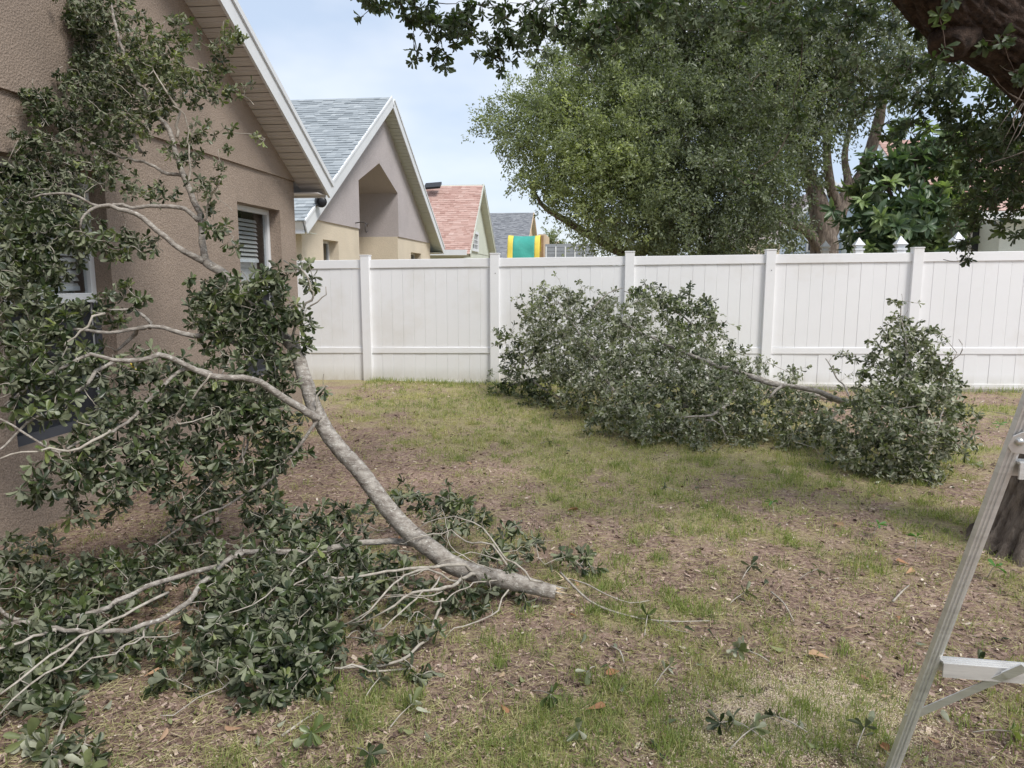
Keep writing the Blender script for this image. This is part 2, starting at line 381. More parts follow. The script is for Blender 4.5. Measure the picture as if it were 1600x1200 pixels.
leafmat('leaf_pile', [(0, (.05, .065, .034)), (.5, (.115, .14, .07)), (1, (.23, .26, .12))],
        [(0, (.28, .29, .21)), (.5, (.43, .44, .33)), (1, (.56, .57, .44))], rough=.3)
leafmat('leaf_far', [(0, (.085, .105, .062)), (.4, (.20, .23, .125)), (.75, (.33, .37, .165)), (1, (.46, .50, .18))],
        [(0, (.17, .19, .13)), (.4, (.30, .33, .215)), (.75, (.39, .42, .235)), (1, (.48, .52, .22))], rough=.4, trans=.32)
leafmat('leaf_droop', [(0, (.055, .068, .042)), (.5, (.125, .15, .09)), (1, (.23, .26, .15))],
        [(0, (.13, .15, .10)), (.5, (.24, .27, .18)), (1, (.34, .37, .26))], rough=.42, trans=.25)
leafmat('leaf_loquat', [(0, (.045, .08, .045)), (.5, (.11, .17, .085)), (1, (.38, .47, .2))],
        [(0, (.09, .11, .07)), (.5, (.15, .19, .1)), (1, (.28, .34, .15))], rough=.4)
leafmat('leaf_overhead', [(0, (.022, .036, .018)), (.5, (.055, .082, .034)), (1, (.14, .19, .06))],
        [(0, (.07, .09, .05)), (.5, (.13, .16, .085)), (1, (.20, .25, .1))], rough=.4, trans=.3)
leafmat('leaf_weed', [(0, (.05, .14, .03)), (.5, (.09, .22, .05)), (1, (.16, .30, .06))], [(0, (.08, .17, .06)), (1, (.18, .30, .1))], rough=.5)
leafmat('leaf_dead', [(0, (.30, .13, .06)), (.5, (.40, .22, .12)), (1, (.52, .36, .22))], [(0, (.34, .2, .12)), (1, (.5, .38, .26))], rough=.7, trans=.1)
leafmat('grass', [(0, (.14, .19, .07)), (.35, (.25, .30, .10)), (.65, (.42, .41, .19)), (1, (.60, .53, .34))], [(0, (.14, .19, .07)), (.35, (.25, .30, .10)), (.65, (.42, .41, .19)), (1, (.60, .53, .34))], rough=.6, trans=.3, spec=.3)
tinted('litter', [(0, (.075, .05, .042)), (.35, (.23, .155, .125)), (.65, (.42, .31, .255)), (.88, (.60, .49, .40)), (1, (.74, .67, .58))], .85, .25, 60, .3, 0)
tinted('sawdust', [(0, (.60, .48, .34)), (1, (.88, .77, .60))], .95, .1, 90, .2, 0)
bark('bark_pale', (.15, .125, .105), (.44, .405, .36), 48, (.5, .5, 1), 1.0, .008, spot=(.60, .58, .53))
bark('bark_twig', (.26, .23, .19), (.50, .46, .40), 30, (1, 1, 1), .3, .003)
bark('bark_oak', (.06, .042, .034), (.19, .145, .12), 11, (1, 1, .45), .9, .03)
bark('bark_grey', (.075, .058, .048), (.30, .25, .21), 16, (1, 1, .3), 1.0, .035)
bark('bark_limb', (.02, .014, .011), (.115, .078, .06), 24, (1, 1, 1), 1.0, .04)
plain('cut_wood', (.62, .50, .34), .85, .15, 30)

t = M['white_vinyl'].node_tree; b = [n for n in t.nodes if n.type == 'BSDF_PRINCIPLED'][0]; src = b.inputs['Base Color'].links[0].from_socket
tcw = nd(t, 'ShaderNodeTexCoord'); sp_ = nd(t, 'ShaderNodeSeparateXYZ'); t.links.new(tcw.outputs['Object'], sp_.inputs[0])
mrz = nd(t, 'ShaderNodeMapRange'); mrz.inputs[1].default_value = .22; mrz.inputs[2].default_value = .0; t.links.new(sp_.outputs['Z'], mrz.inputs[0])
ns_ = nz_(t, coords(t, (1, 1, .35)), 9, 6, .7); mu = nd(t, 'ShaderNodeMath', operation='MULTIPLY'); t.links.new(mrz.outputs[0], mu.inputs[0]); t.links.new(ns_, mu.inputs[1])
t.links.new(mixc(t, mu.outputs[0], src, (.45, .40, .30)), b.inputs['Base Color'])
# ------------------------------------------------------------------ ground
_lat = np.random.default_rng(3).random((256, 256))
def vnoise(x, y, s, oct=4):
    x = np.asarray(x, float) * s + 31.7; y = np.asarray(y, float) * s + 17.3; o = 0; a = .5; tot = 0
    for k in range(oct):
        xi = np.floor(x).astype(int); yi = np.floor(y).astype(int); u = x - xi; v = y - yi; u = u * u * (3 - 2 * u); v = v * v * (3 - 2 * v)
        g = lambda i, j: _lat[(xi + i) % 256, (yi + j) % 256]
        o = o + a * ((g(0, 0) * (1 - u) + g(1, 0) * u) * (1 - v) + (g(0, 1) * (1 - u) + g(1, 1) * u) * v); tot += a; a *= .55; x = x * 2.03; y = y * 2.03
    return o / tot
def smooth01(a, lo, hi): t = np.clip((a - lo) / (hi - lo), 0, 1); return t * t * (3 - 2 * t)
def grassy(x, y):
    """how much living grass stands at a spot of the yard"""
    n = .55 * vnoise(x, y, .9, 4) + .45 * vnoise(x, y, 4.2, 3)
    far = smooth01(y, 5.2, 8.2) * smooth01(-x, -3.2, -.2)                      # better kept lawn by the fence
    mid = np.exp(-(((x - .9) / 1.1) ** 2 + ((y - 6.2) / .9) ** 2)) + .9 * np.exp(-(((x - .2) / 1.0) ** 2 + ((y - 4.7) / 1.3) ** 2))
    near = np.exp(-(((x - .0) / .55) ** 2 + ((y - 2.15) / .45) ** 2)) * .18
    strip = smooth01(y, 9.3, 9.9)
    bare = np.exp(-(((x + .9) / .9) ** 2 + ((y - 4.3) / .7) ** 2)) * .5 + np.exp(-(((x - 1.5) / .7) ** 2 + ((y - 3.6) / .8) ** 2)) * .35 + smooth01(x, 2.0, 3.2) * .2 + smooth01(-x, 1.3, 2.3) * 1.2
    return np.clip(smooth01(n + .30 * far + .16 * mid + .3 * near + .15 * strip - .22 * bare, .41, .66), 0, 1)
def zground(x, y):
    x = np.asarray(x, float); y = np.asarray(y, float)
    nearf = smooth01(-np.hypot(x, y - 5), -14, -9)
    return (.045 * (vnoise(x, y, .7, 3) - .5) + .02 * (vnoise(x, y, 5, 3) - .5)) * nearf
gx = np.concatenate([-np.geomspace(900, 6.5, 26), np.arange(-6, 7.01, .06), np.geomspace(7.6, 900, 26)])
gy = np.concatenate([-np.geomspace(900, 1.5, 20), np.arange(-1, 12.01, .06), np.geomspace(12.6, 1400, 26)])
XX, YY = np.meshgrid(gx, gy); ZZ = zground(XX, YY)
nx, ny = len(gx), len(gy); ii = np.arange(ny - 1)[:, None] * nx + np.arange(nx - 1)[None]
Qg = np.stack([ii, ii + 1, ii + nx + 1, ii + nx], -1).reshape(-1, 4)
gt = np.where(YY > 10.3, .75, grassy(XX, YY))
m, t, b, o = newmat('yard_soil'); v = coords(t); a = nd(t, 'ShaderNodeAttribute', attribute_name='tint')
soil = ramp(t, [(.28, (.095, .066, .055)), (.5, (.31, .222, .178)), (.70, (.56, .445, .37))], nz_(t, v, 34, 8, .75))
pat = ramp(t, [(.35, (.75, .72, .70)), (.65, (1.2, 1.17, 1.15))], nz_(t, v, 2.2, 5, .6))
soil2 = mixc(t, 1.0, soil.outputs[0], pat.outputs[0], 'MULTIPLY')
that = ramp(t, [(.3, (.15, .125, .065)), (.5, (.34, .29, .16)), (.70, (.56, .48, .29))], nz_(t, v, 60, 7, .75))
t.links.new(mixc(t, a.outputs['Fac'], soil2, that.outputs[0]), b.inputs['Base Color']); b.inputs['Roughness'].default_value = .97; b.inputs['Specular IOR Level'].default_value = .15
bump(t, b, nz_(t, v, 55, 8, .75), .8, .02)
tag(link('ground', npmesh('ground', np.stack([XX, YY, ZZ], -1), Qg, 'yard_soil', gt, True)), kind='structure')

# ------------------------------------------------------------------ white vinyl fence along the back of the yard
FY = 10.2
PXS = [-3.26 + 1.868 * k for k in range(-1, 7)]
fb = lambda x: -.03 + .010 * (x + 3.26)
fence = thing('vinyl_fence', (0, FY, 0), 'tall white vinyl privacy fence across the back of the yard', 'fence')
def fence_line(par, xs, y, base, top, pw=.127, cap='flat', screws=True):
    _m = {}
    for i, x in enumerate(xs):
        z0 = base(x) - .1; z1 = base(x) + top
        mb = MB().box(x - pw / 2, x + pw / 2, y - pw / 2, y + pw / 2, z0, z1)
        mb.prism([(x - pw / 2 - .006, y - pw / 2 - .006, z1), (x + pw / 2 + .006, y - pw / 2 - .006, z1), (x + pw / 2 + .006, y + pw / 2 + .006, z1), (x - pw / 2 - .006, y + pw / 2 + .006, z1)], (0, 0, .014))
        po = mb.build('post', 'white_vinyl', par, bevel=.004)
        if screws and i % 2 == 0:
            MB().box(x + .006, x + .016, y - pw / 2 - .004, y - pw / 2 + .01, z1 - .27, z1 - .26).build('screw_hole', 'iron', po)
    for x0, x1 in zip(xs[:-1], xs[1:]):
        a, bb = x0 + pw / 2 - .01, x1 - pw / 2 + .01; zb = base((x0 + x1) / 2)
        for z0, z1, th in ((1.655, 1.775, .055), (.435, .52, .048), (-.06, .035, .05)):
            d0, d1 = base(x0), base(x1)
            MB().obox((a, y - th / 2, d0 + z0), (bb - a, 0, d1 - d0), (0, th, 0), (0, 0, z1 - z0)).build('rail', 'white_vinyl', par, bevel=.005)
        n = 11; wd = (bb - a) / n
        for (z0, z1) in ((.515, 1.66), (.03, .44)):
            for k in range(n):
                xa = a + k * wd; g = .0007; dy = rng.normal() * .0012; sk = rng.normal() * .0008
                mb = MB(); yf = y - .011 + dy; h0, h1 = zb + z0, zb + z1
                mb.prism([(xa + g, yf + .0025, h0), (xa + g + .003, yf, h0), (xa + wd - g - .003, yf + sk, h0), (xa + wd - g, yf + .0025, h0), (xa + wd - g, yf + .022, h0), (xa + g, yf + .022, h0)], (0, 0, h1 - h0))
                mb.build('board', 'white_vinyl', par)
fence_line(fence, PXS, FY, fb, 1.83)
# concrete footing strip under the right part of the fence
MB().box(2.4, 9.5, FY - .16, FY + .12, -.1, .045).build('concrete_footing', 'concrete', fence)
# neighbour's fence with pointed post caps, running away behind ours
nf = thing('picket_cap_fence', (4.3, 12.2, 0), 'white vinyl fence with pointed post caps behind the back fence', 'fence')
capx = [(1289, 394, 16.0), (1341, 393, 13.2), (1406, 393, 11.9), (1495, 389, 11.0)]
capp = [P(*c) for c in capx]
for i, c in enumerate(capp):
    x, y = c[0], c[1]; h = .064; z = c[2]
    po = MB().box(x - h, x + h, y - h, y + h, -.1, z + .02).build('post', 'white_vinyl', nf)
    mb = MB(); zz = z + .0205; s1, s2 = h + .014, h - .014
    mb.box(x - s1, x + s1, y - s1, y + s1, zz, zz + .03)
    for (r1, r2, za, zb) in ((s2, s2, .0305, .05), (s2, s1 + .008, .05, .09), (s1 + .008, s1 * .5, .09, .155), (s1 * .5, .004, .155, .215)):
        q = lambda r, zq: [(x - r, y - r, zz + zq), (x + r, y - r, zz + zq), (x + r, y + r, zz + zq), (x - r, y + r, zz + zq)]
        A, B = q(r1, za), q(r2, zb); mb.add(A + B, [(0, 1, 5, 4), (1, 2, 6, 5), (2, 3, 7, 6), (3, 0, 4, 7)])
    mb.build('post_cap', 'white_trim', po)
for p, q in zip(capp[:-1], capp[1:]):
    d = q - p; zt = min(p[2], q[2]) - .03
    d[2] = 0; nrm = np.array([-d[1], d[0], 0]) / np.hypot(d[0], d[1])
    MB().obox((p[0], p[1], zt - .09), d, nrm * .05, (0, 0, .09)).build('rail', 'white_vinyl', nf)
    for k in range(12):
        MB().obox(np.array([p[0], p[1], .02]) + d * (k / 12 + .002) + nrm * .012, d * (1 / 12 - .004), nrm * .022, (0, 0, zt - .115)).build('board', 'white_vinyl', nf)
# ------------------------------------------------------------------ houses: gable wall on the plane X = X0, facing +X
def shingles(par, o, along, up, la, lu, m, single=0, tabw=.26, exp=.14, name='shingle'):
    """courses of laminated shingles on a slope; o lower corner, along the eave, up the slope"""
    along = unit(np.asarray(along, float)); up = unit(np.asarray(up, float)); n = np.cross(along, up)
    if n[2] < 0: n = -n
    rows = int(lu / exp); pc = []
    for r in range(rows):
        x = -rng.random() * tabw
        while x < la:
            wd = tabw * rng.uniform(.45, 1.25); a, b = max(0, x), min(la, x + wd)
            if b - a > .03: pc.append((a, b, r * exp, rng.choice([.009, .016, .022]), np.clip(rng.normal(.5, .17), 0, 1)))
            x += wd
    c = np.array([o + along * (p[0] + p[1]) / 2 + up * p[2] for p in pc]); q = proj(c)
    vis = (q[:, 2] > 0) & (q[:, 0] > 440) & (q[:, 0] < 620)
    idx = np.where(vis)[0]; idx = idx[np.argsort(q[idx, 2])][:single] if single else []
    pick = set(int(i) for i in idx); mb = MB()
    for i, (a, b, u, th, tn) in enumerate(pc):
        A = o + along * a + up * (u - .004); ln = exp * 1.35; w_ = along * (b - a)
        vs = [A, A + w_, A + w_ + n * th, A + n * th, A + up * ln, A + w_ + up * ln]
        fs = [(0, 1, 2, 3), (3, 2, 5, 4), (0, 3, 4), (1, 5, 2)]
        if i in pick: MB().add(vs, fs, tn).build(name, m, par)
        else: mb.add(vs, fs, tn)
    if mb.v: tag(mb.build(name + '_courses', m, par), kind='stuff')
def gable_roof(par, X0, Ya, Yb, Ym, ze, zr, ov, eo, Lx, m_sh, trim, soff, sides=(0, 1), panel=.13, singles=False, single_sh=0, fascia=.19, yvis=None):
    """two slopes with rake fascia and soffit. Ya,Yb walls, ze soffit height at the walls, zr soffit height at the ridge"""
    for s in sides:
        Yw = (Ya, Yb)[s]; dy = Yw - Ym; sl = (ze - zr) / abs(dy); sg = 1 if dy > 0 else -1
        Ye = Yw + sg * eo; zE = ze + sl * eo
        P0 = np.array([X0 + ov, Ye, zE]); P1 = np.array([X0 + ov, Ym, zr]); up = P1 - P0; lu = np.linalg.norm(up); up /= lu
        nrm = np.array([0, -up[2] * sg * -1, 0]); nrm = np.cross(up, [1, 0, 0]); nrm = nrm if nrm[2] > 0 else -nrm
        thk = fascia - .03
        # deck
        back = np.array([-Lx, 0, 0])
        rf = MB().obox(P0 + nrm * .02 + np.array([-.03, 0, 0]), back, up * (lu + .1 * 0), nrm * (thk - .02)).build('roof', trim, par)
        shingles(rf, P0 + nrm * (thk + .001) + np.array([.02, 0, 0]) - up * .02, (-1, 0, 0), up, Lx, lu + .02, m_sh, single_sh if s == 0 else 0)
        # rake fascia board and drip edge
        fa = MB().obox(P0 - up * .02 - nrm * .015, np.array([.025, 0, 0]), up * (lu + .02 + (fascia * .5 * abs(sl) if s == 0 else -.0)), nrm * fascia).build('fascia', trim, par)
        MB().obox(P0 - up * .025 + nrm * (fascia - .06) + np.array([.026, 0, 0]), np.array([.018, 0, 0]), up * (lu + .02), nrm * .05).build('drip_edge', trim, fa)
        # eave fascia
        MB().obox(P0 + np.array([.0, 0, -.02]) - np.array([.03, 0, 0]), back, np.array([0, sg * .025, 0]), np.array([0, 0, fascia * .85])).build('eave_fascia', trim, par)
        # rake soffit
        wdt = ov; n = int(lu / panel); A0 = np.array([X0, Ye, zE])
        so_ = MB().obox(A0 + nrm * .014, np.array([wdt, 0, 0]), up * lu, nrm * .005).build('soffit', soff, par)
        mb = MB()
        for k in range(n):
            q = A0 + up * (k * panel); e = up * panel
            vs = [q + nrm * .007, q + e * .10 + nrm * .001, q + e * .52 - nrm * .001, q + e * .57 + nrm * .004, q + e * .63 - nrm * .001, q + e * .999 + nrm * .001]
            w_ = np.array([wdt, 0, 0]); V = vs + [p + w_ for p in vs]
            F_ = [(i, i + 1, i + 7, i + 6) for i in range(5)]
            if singles and (yvis is None or yvis[0] < q[1] < yvis[1]): MB().add(V, F_).build('soffit_panel', soff, so_)
            else: mb.add(V, F_)
        if mb.v: tag(mb.build('soffit_panels', soff, so_), kind='stuff')
        # eave soffit return
        MB().obox(np.array([X0 + ov - .03, Yw, zE]), back, np.array([0, sg * eo, 0]), np.array([0, 0, .012])).build('eave_soffit', soff, par)
def hole(y0, y1, z0, z1, X): return [(X, y0, z0), (X, y1, z0), (X, y1, z1), (X, y0, z1)]
def reveal(mb, lp, depth):
    n = len(lp)
    for i in range(n):
        a, b = np.array(lp[i], float), np.array(lp[(i + 1) % n], float); e = np.array([-depth, 0, 0]); mb.quad(a, a + e, b + e, b)
def window(par, X, y0, y1, z0, z1, rec=.13, rail=None, slats=None, fw=.05, panel=None, trim='white_trim', lower='screen', up='glass'):
    """recessed sash window looking towards +X"""
    xf = X - rec
    w_ = MB().box(xf - .04, xf + .012, y0, y0 + fw, z0, z1).box(xf - .04, xf + .012, y1 - fw, y1, z0, z1).box(xf - .04, xf + .012, y0 + fw, y1 - fw, z1 - fw, z1).box(xf - .04, xf + .012, y0 + fw, y1 - fw, z0, z0 + fw).build('window', trim, par, bevel=.004)
    if rail:
        MB().box(xf - .035, xf + .02, y0 + fw, y1 - fw, rail - .03, rail + .035).build('meeting_rail', trim, w_, bevel=.004)
        MB().box(xf - .02, xf - .016, y0 + fw, y1 - fw, rail + .036, z1 - fw).build('pane', 'glass', w_)
        MB().box(xf - .012, xf - .008, y0 + fw, y1 - fw, z0 + fw, rail - .031).build('insect_screen' if lower == 'screen' else 'pane', lower, w_)
    else:
        MB().box(xf - .02, xf - .016, y0 + fw, y1 - fw, z0 + fw, z1 - fw).build('pane', 'glass', w_)
    if rail and lower == 'screen':
        xs_ = xf + .013
        MB().box(xs_, xs_ + .012, y0, y0 + fw + .01, z0, rail - .032).box(xs_, xs_ + .012, y1 - fw - .01, y1, z0, rail - .032).box(xs_, xs_ + .012, y0 + fw + .01, y1 - fw - .01, z0, z0 + fw + .01).build('screen_frame', 'screen_frame', w_)
    if slats:
        a, b_, za, zb, pitch = slats
        for k in range(int((zb - za) / pitch)):
            z = za + k * pitch
            MB().obox((xf - .10, a, z), (.018, 0, -.03), (0, b_ - a, 0), (.002, 0, .002)).build('blind_slat', 'blind', w_)
        MB().box(xf - .11, xf - .08, a, b_, za - .05, za - .02).build('blind_bottom_rail', 'white_trim', w_)
    if panel:
        MB().box(xf - .16, xf - .15, y0, y1, panel[0], panel[1]).build('curtain', 'blind', w_)
    MB().box(xf - .5, xf - .45, y0 - .3, y1 + .3, z0 - .2, z1 + .2).build('room', 'dark_interior', w_)
    return w_
glassmat('glass', (.9, .92, .93), .04)

# --- house beside the yard (brown stucco)
H1 = thing('stucco_house', (-3.28, 2.3, 0), 'brown stucco house at the left with the branch leaning on it', 'house')
X1, yb, ze = -3.28, 7.8, 2.53; ym, sl = 2.3, .56; zr = ze + sl * (yb - ym); ya = ym - (yb - ym)
W1 = (3.72, 4.66, .5, 2.19); W2 = (6.50, 7.42, .5, 2.19)
mb = MB(); hs = [hole(*W1, X1), hole(*W2, X1)]
mb.holes([[(X1, ya, -.15), (X1, yb, -.15), (X1, yb, ze), (X1, ya, ze)]] + hs)
for h_ in hs: reveal(mb, h_, .2)
mb.quad((X1, yb, -.15), (X1 - 9, yb, -.15), (X1 - 9, yb, ze), (X1, yb, ze)); mb.quad((X1, ya, -.15), (X1 - 9, ya, -.15), (X1 - 9, ya, ze), (X1, ya, ze)); mb.quad((X1 - 9, ya, -.15), (X1 - 9, yb, -.15), (X1 - 9, yb, ze), (X1 - 9, ya, ze))
mb.build('wall', 'stucco_brown', H1)
e_ = .022
MB().prism([(X1 - .1, ya, ze + .001), (X1 - .1, yb, ze + .001), (X1 - .1, ym, zr)], (.1 + e_, 0, 0)).build('gable_wall', 'stucco_brown', H1)
gable_roof(H1, X1 + e_, ya, yb, ym, ze, zr, .30 - e_, .23, 9, 'shingle_grey', 'white_trim', 'soffit_vinyl', singles=True, panel=.105, yvis=(4.2, 8.3))
window(H1, X1, *W1, rail=1.36, slats=(3.80, 4.62, 1.46, 2.12, .042), panel=(1.3, 1.75))
window(H1, X1, *W2, rail=1.36, slats=(6.54, 7.32, 1.70, 2.13, .042), panel=(1.1, 1.66))

# --- neighbour with the arched porch (lavender over cream)
H2 = thing('gabled_house', (-5.5, 18.7, 0), 'lavender and cream gabled house with deep peaked recess behind the fence', 'house')
X2, ya, yb, ym, ze = -5.5, 13.35, 24.2, 18.72, 2.62; zr = 5.78
al = [(X2, 16.75, -.1), (X2, 20.15, -.1), (X2, 20.15, ze), (X2, 16.75, ze)]
mb = MB(); W21 = (14.45, 15.35, 1.1, 2.26); W22 = (21.6, 22.9, 1.1, 2.24)
# the recess opens to the ground, so the lower wall is two fields
for (a, b_, ho) in ((ya, 16.75, W21), (20.15, yb, W22)):
    mb.holes([[(X2, a, -.1), (X2, b_, -.1), (X2, b_, ze), (X2, a, ze)], hole(*ho, X2)]); reveal(mb, hole(*ho, X2), .25)
mb.quad((X2, 20.15, -.1), (X2 - 2.2, 20.15, -.1), (X2 - 2.2, 20.15, ze), (X2, 20.15, ze)); mb.quad((X2, 16.75, -.1), (X2 - 2.2, 16.75, -.1), (X2 - 2.2, 16.75, ze), (X2, 16.75, ze)); mb.quad((X2 - 2.2, 16.75, -.1), (X2 - 2.2, 20.15, -.1), (X2 - 2.2, 20.15, ze), (X2 - 2.2, 16.75, ze))
mb.quad((X2, ya, -.1), (X2 - 10, ya, -.1), (X2 - 10, ya, ze), (X2, ya, ze)); mb.quad((X2, yb, -.1), (X2 - 10, yb, -.1), (X2 - 10, yb, ze), (X2, yb, ze))
mb.build('wall', 'stucco_cream', H2)
mb = MB(); Xg = X2 + .03
op = [(Xg, 16.75, ze), (Xg, 20.15, ze), (Xg, 20.15, 3.80), (Xg, 18.45, 4.36), (Xg, 16.75, 3.72)]
mb.add([(Xg, ya, ze), (Xg, 16.75, ze), (Xg, 16.75, 3.72), (Xg, 18.45, 4.36), (Xg, ym, zr)], [(0, 1, 2, 3, 4)])
mb.add([(Xg, yb, ze), (Xg, ym, zr), (Xg, 18.45, 4.36), (Xg, 20.15, 3.80), (Xg, 20.15, ze)], [(0, 1, 2, 3, 4)])
for i in range(1, 5):
    a, b_ = np.array(op[i], float), np.array(op[(i + 1) % 5], float); e = np.array([-2.2, 0, 0]); mb.quad(a, a + e, b_ + e, b_)
mb.add([np.array(q) + np.array([-2.2, 0, 0]) for q in op], [(0, 1, 2, 3, 4)])
for (a, b_) in ((ya, 16.75), (20.15, yb)): mb.quad((X2, a, ze), (Xg, a, ze), (Xg, b_, ze), (X2, b_, ze))
mb.build('gable_wall', 'stucco_lavender', H2)
gable_roof(H2, Xg, ya, yb, ym, ze, zr, .30, .55, 11, 'shingle_grey', 'white_trim', 'soffit_green', panel=.14, single_sh=300, fascia=.26)
window(H2, X2, *W21, rec=.22, rail=None); window(H2, X2, *W22, rec=.22)
# hanging bracket and security camera
br = thing('hanger_bracket', PX(557, 357, X2 + .1), 'small curled iron hanger on the cream wall corner', 'bracket')
cc = PX(556, 357, X2 + .05); th = np.linspace(.6, 5.6, 14)
ring = [cc + np.array([.28, .09 * math.cos(q) - .1, .09 * math.sin(q)]) for q in th]
limb('scroll', ring, [.012] * 14, 'iron', br, 6, 0, .05); limb('arm', [cc + np.array([-.05, .05, .12]), cc + np.array([.14, .0, .14]), cc + np.array([.3, -.02, .09])], [.014, .012, .01], 'iron', br, 6, 0, .05)
c = PX(505, 315, X2 + .46)
sc_ = thing('security_camera', c, 'small black security camera under the gable near the eave', 'camera')
V, Q = tubes(np.array([[c + np.array([-.12, 0, .02]), c + np.array([-.05, -.05, .0]), c + np.array([-.04, -.06, 0]), c + np.array([.02, -.15, -.02]), c + np.array([.025, -.155, -.02])]]), np.array([[.04, .05, .105, .105, .085]]), 14)
link('housing', npmesh('housing', V, Q, 'black_plastic', None, True), sc_)
q_ = c + np.array([.026, -.157, -.02]); V, Q = tubes(np.array([[q_, q_ + np.array([.001, -.004, 0]), q_ + np.array([.0015, -.006, 0])]]), np.array([[.084, .08, .001]]), 14); link('lens', npmesh('lens', V, Q, 'black_plastic', None, True), sc_)

# --- pale green house with red shingles
H3 = thing('red_roof_house', (-5.5, 34.2, 0), 'pale green house with salmon red shingle roof beyond the gabled house', 'house')
X3, ya, yb, ym, ze, zr = -5.5, 30.6, 38.2, 34.1, 2.6, 5.6
W3 = (32.2, 34.0, 2.78, 3.45)
mb = MB(); mb.quad((X3, ya, -.1), (X3, yb, -.1), (X3, yb, ze), (X3, ya, ze)); mb.quad((X3, ya, -.1), (X3 - 10, ya, -.1), (X3 - 10, ya, ze), (X3, ya, ze)); mb.build('wall', 'stucco_pale_green', H3)
mb = MB(); mb.holes([[(X3 + .02, ya, ze), (X3 + .02, yb, ze), (X3 + .02, ym, zr)], hole(*W3, X3 + .02)]); mb.build('gable_wall', 'stucco_pale_green', H3)
gable_roof(H3, X3 + .02, ya, yb, ym, ze, zr, .30, .3, 10, 'shingle_red', 'soffit_green', 'soffit_green', panel=.2, fascia=.2)
wv = MB().box(X3 + .0, X3 + .08, W3[0] - .15, W3[1] + .15, W3[2] - .12, W3[2]).box(X3 + .0, X3 + .08, W3[0] - .15, W3[1] + .15, W3[3], W3[3] + .12).box(X3, X3 + .08, W3[0] - .15, W3[0], W3[2], W3[3]).box(X3, X3 + .08, W3[1], W3[1] + .15, W3[2], W3[3]).build('window', 'white_trim', H3)
for k in range(3): MB().box(X3 + .02, X3 + .05, W3[0] + .4 + .45 * k, W3[0] + .47 + .45 * k, W3[2], W3[3]).build('muntin', 'white_trim', wv)
for k in range(2): MB().box(X3 + .015, X3 + .045, W3[0], W3[1], W3[2] + .2 + .2 * k, W3[2] + .235 + .2 * k).build('muntin', 'white_trim', wv)
MB().box(X3 - .02, X3 - .01, W3[0], W3[1], W3[2], W3[3]).build('pane', 'screen', wv)
# the wide lower eave on the near side and the dark roof vent
MB().box(X3 - 8, X3 + .2, 29.9, 30.6, 2.40, 2.62).build('eave_box', 'white_trim', H3)
va, vb = P(664, 293, 33.3), P(689, 291, 33.3)
MB().obox(va + np.array([0, -.2, -.12]), vb - va, (0, .4, .25), (0, -.03, .09)).build('ridge_vent', 'black_plastic', H3)

# --- slate roof house
H4 = thing('slate_roof_house', (-4.5, 51, 0), 'distant house with plain slate grey roof behind the green play canopy', 'house')
X4, ya, yb, ym, ze, zr = -4.5, 44.5, 57.5, 51., 2.3, 5.75
mb = MB(); mb.add([(X4, ya, -.1), (X4, yb, -.1), (X4, yb, ze), (X4, ym, zr), (X4, ya, ze)], [(0, 1, 2, 3, 4)]); mb.quad((X4, ya, -.1), (X4 - 10, ya, -.1), (X4 - 10, ya, ze), (X4, ya, ze)); mb.build('wall', 'stucco_tan', H4)
gable_roof(H4, X4, ya, yb, ym, ze, zr, .25, .3, 12, 'shingle_slate', 'stucco_tan', 'soffit_green', panel=.3)
p0, p1 = P(841, 366, 46), P(852, 400, 46)
MB().box(p0[0], p1[0], 46, 50, -.1, p0[2]).build('side_wing', 'stucco_tan', H4)
# grey outbuilding and a far orange roof
a, b_ = P(852, 386, 40), P(930, 384, 40)
H5 = thing('grey_outbuilding', ((a[0] + b_[0]) / 2, 40, 0), 'low grey sided outbuilding right of the green play canopy', 'building')
MB().box(a[0], b_[0], 40, 44, -.1, a[2]).build('wall', 'grey_siding', H5)
for k in range(7):
    z = 1.9 + k * .2; MB().box(a[0], b_[0], 39.97, 39.998, z, z + .18).build('siding_board', 'grey_siding', H5)
for k in range(6):
    x = a[0] + .02 + k * (b_[0] - a[0] - .1) / 5; MB().box(x, x + .07, 39.94, 39.968, -.1, a[2] + .02).build('batten', 'white_trim', H5)
a, b_ = P(862, 381, 70), P(878, 376, 70)
H6 = thing('far_orange_house', ((a[0] + b_[0]) / 2, 72, 0), 'tiny far house with orange roof above the grey outbuilding', 'house')
MB().box(a[0] - 1.2, b_[0], 70, 76, -.1, a[2] - .4).build('wall', 'stucco_tan', H6)
mb = MB(); xa, xb, z0, z1 = a[0] - 1.5, b_[0] + .3, a[2] - .4, b_[2] + .1
mb.prism([(xa, 69.6, z0), (xa, 76.4, z0), (xa, 73, z1)], (xb - xa - .3, 0, 0), .6); mb.build('roof', 'shingle_red', H6)

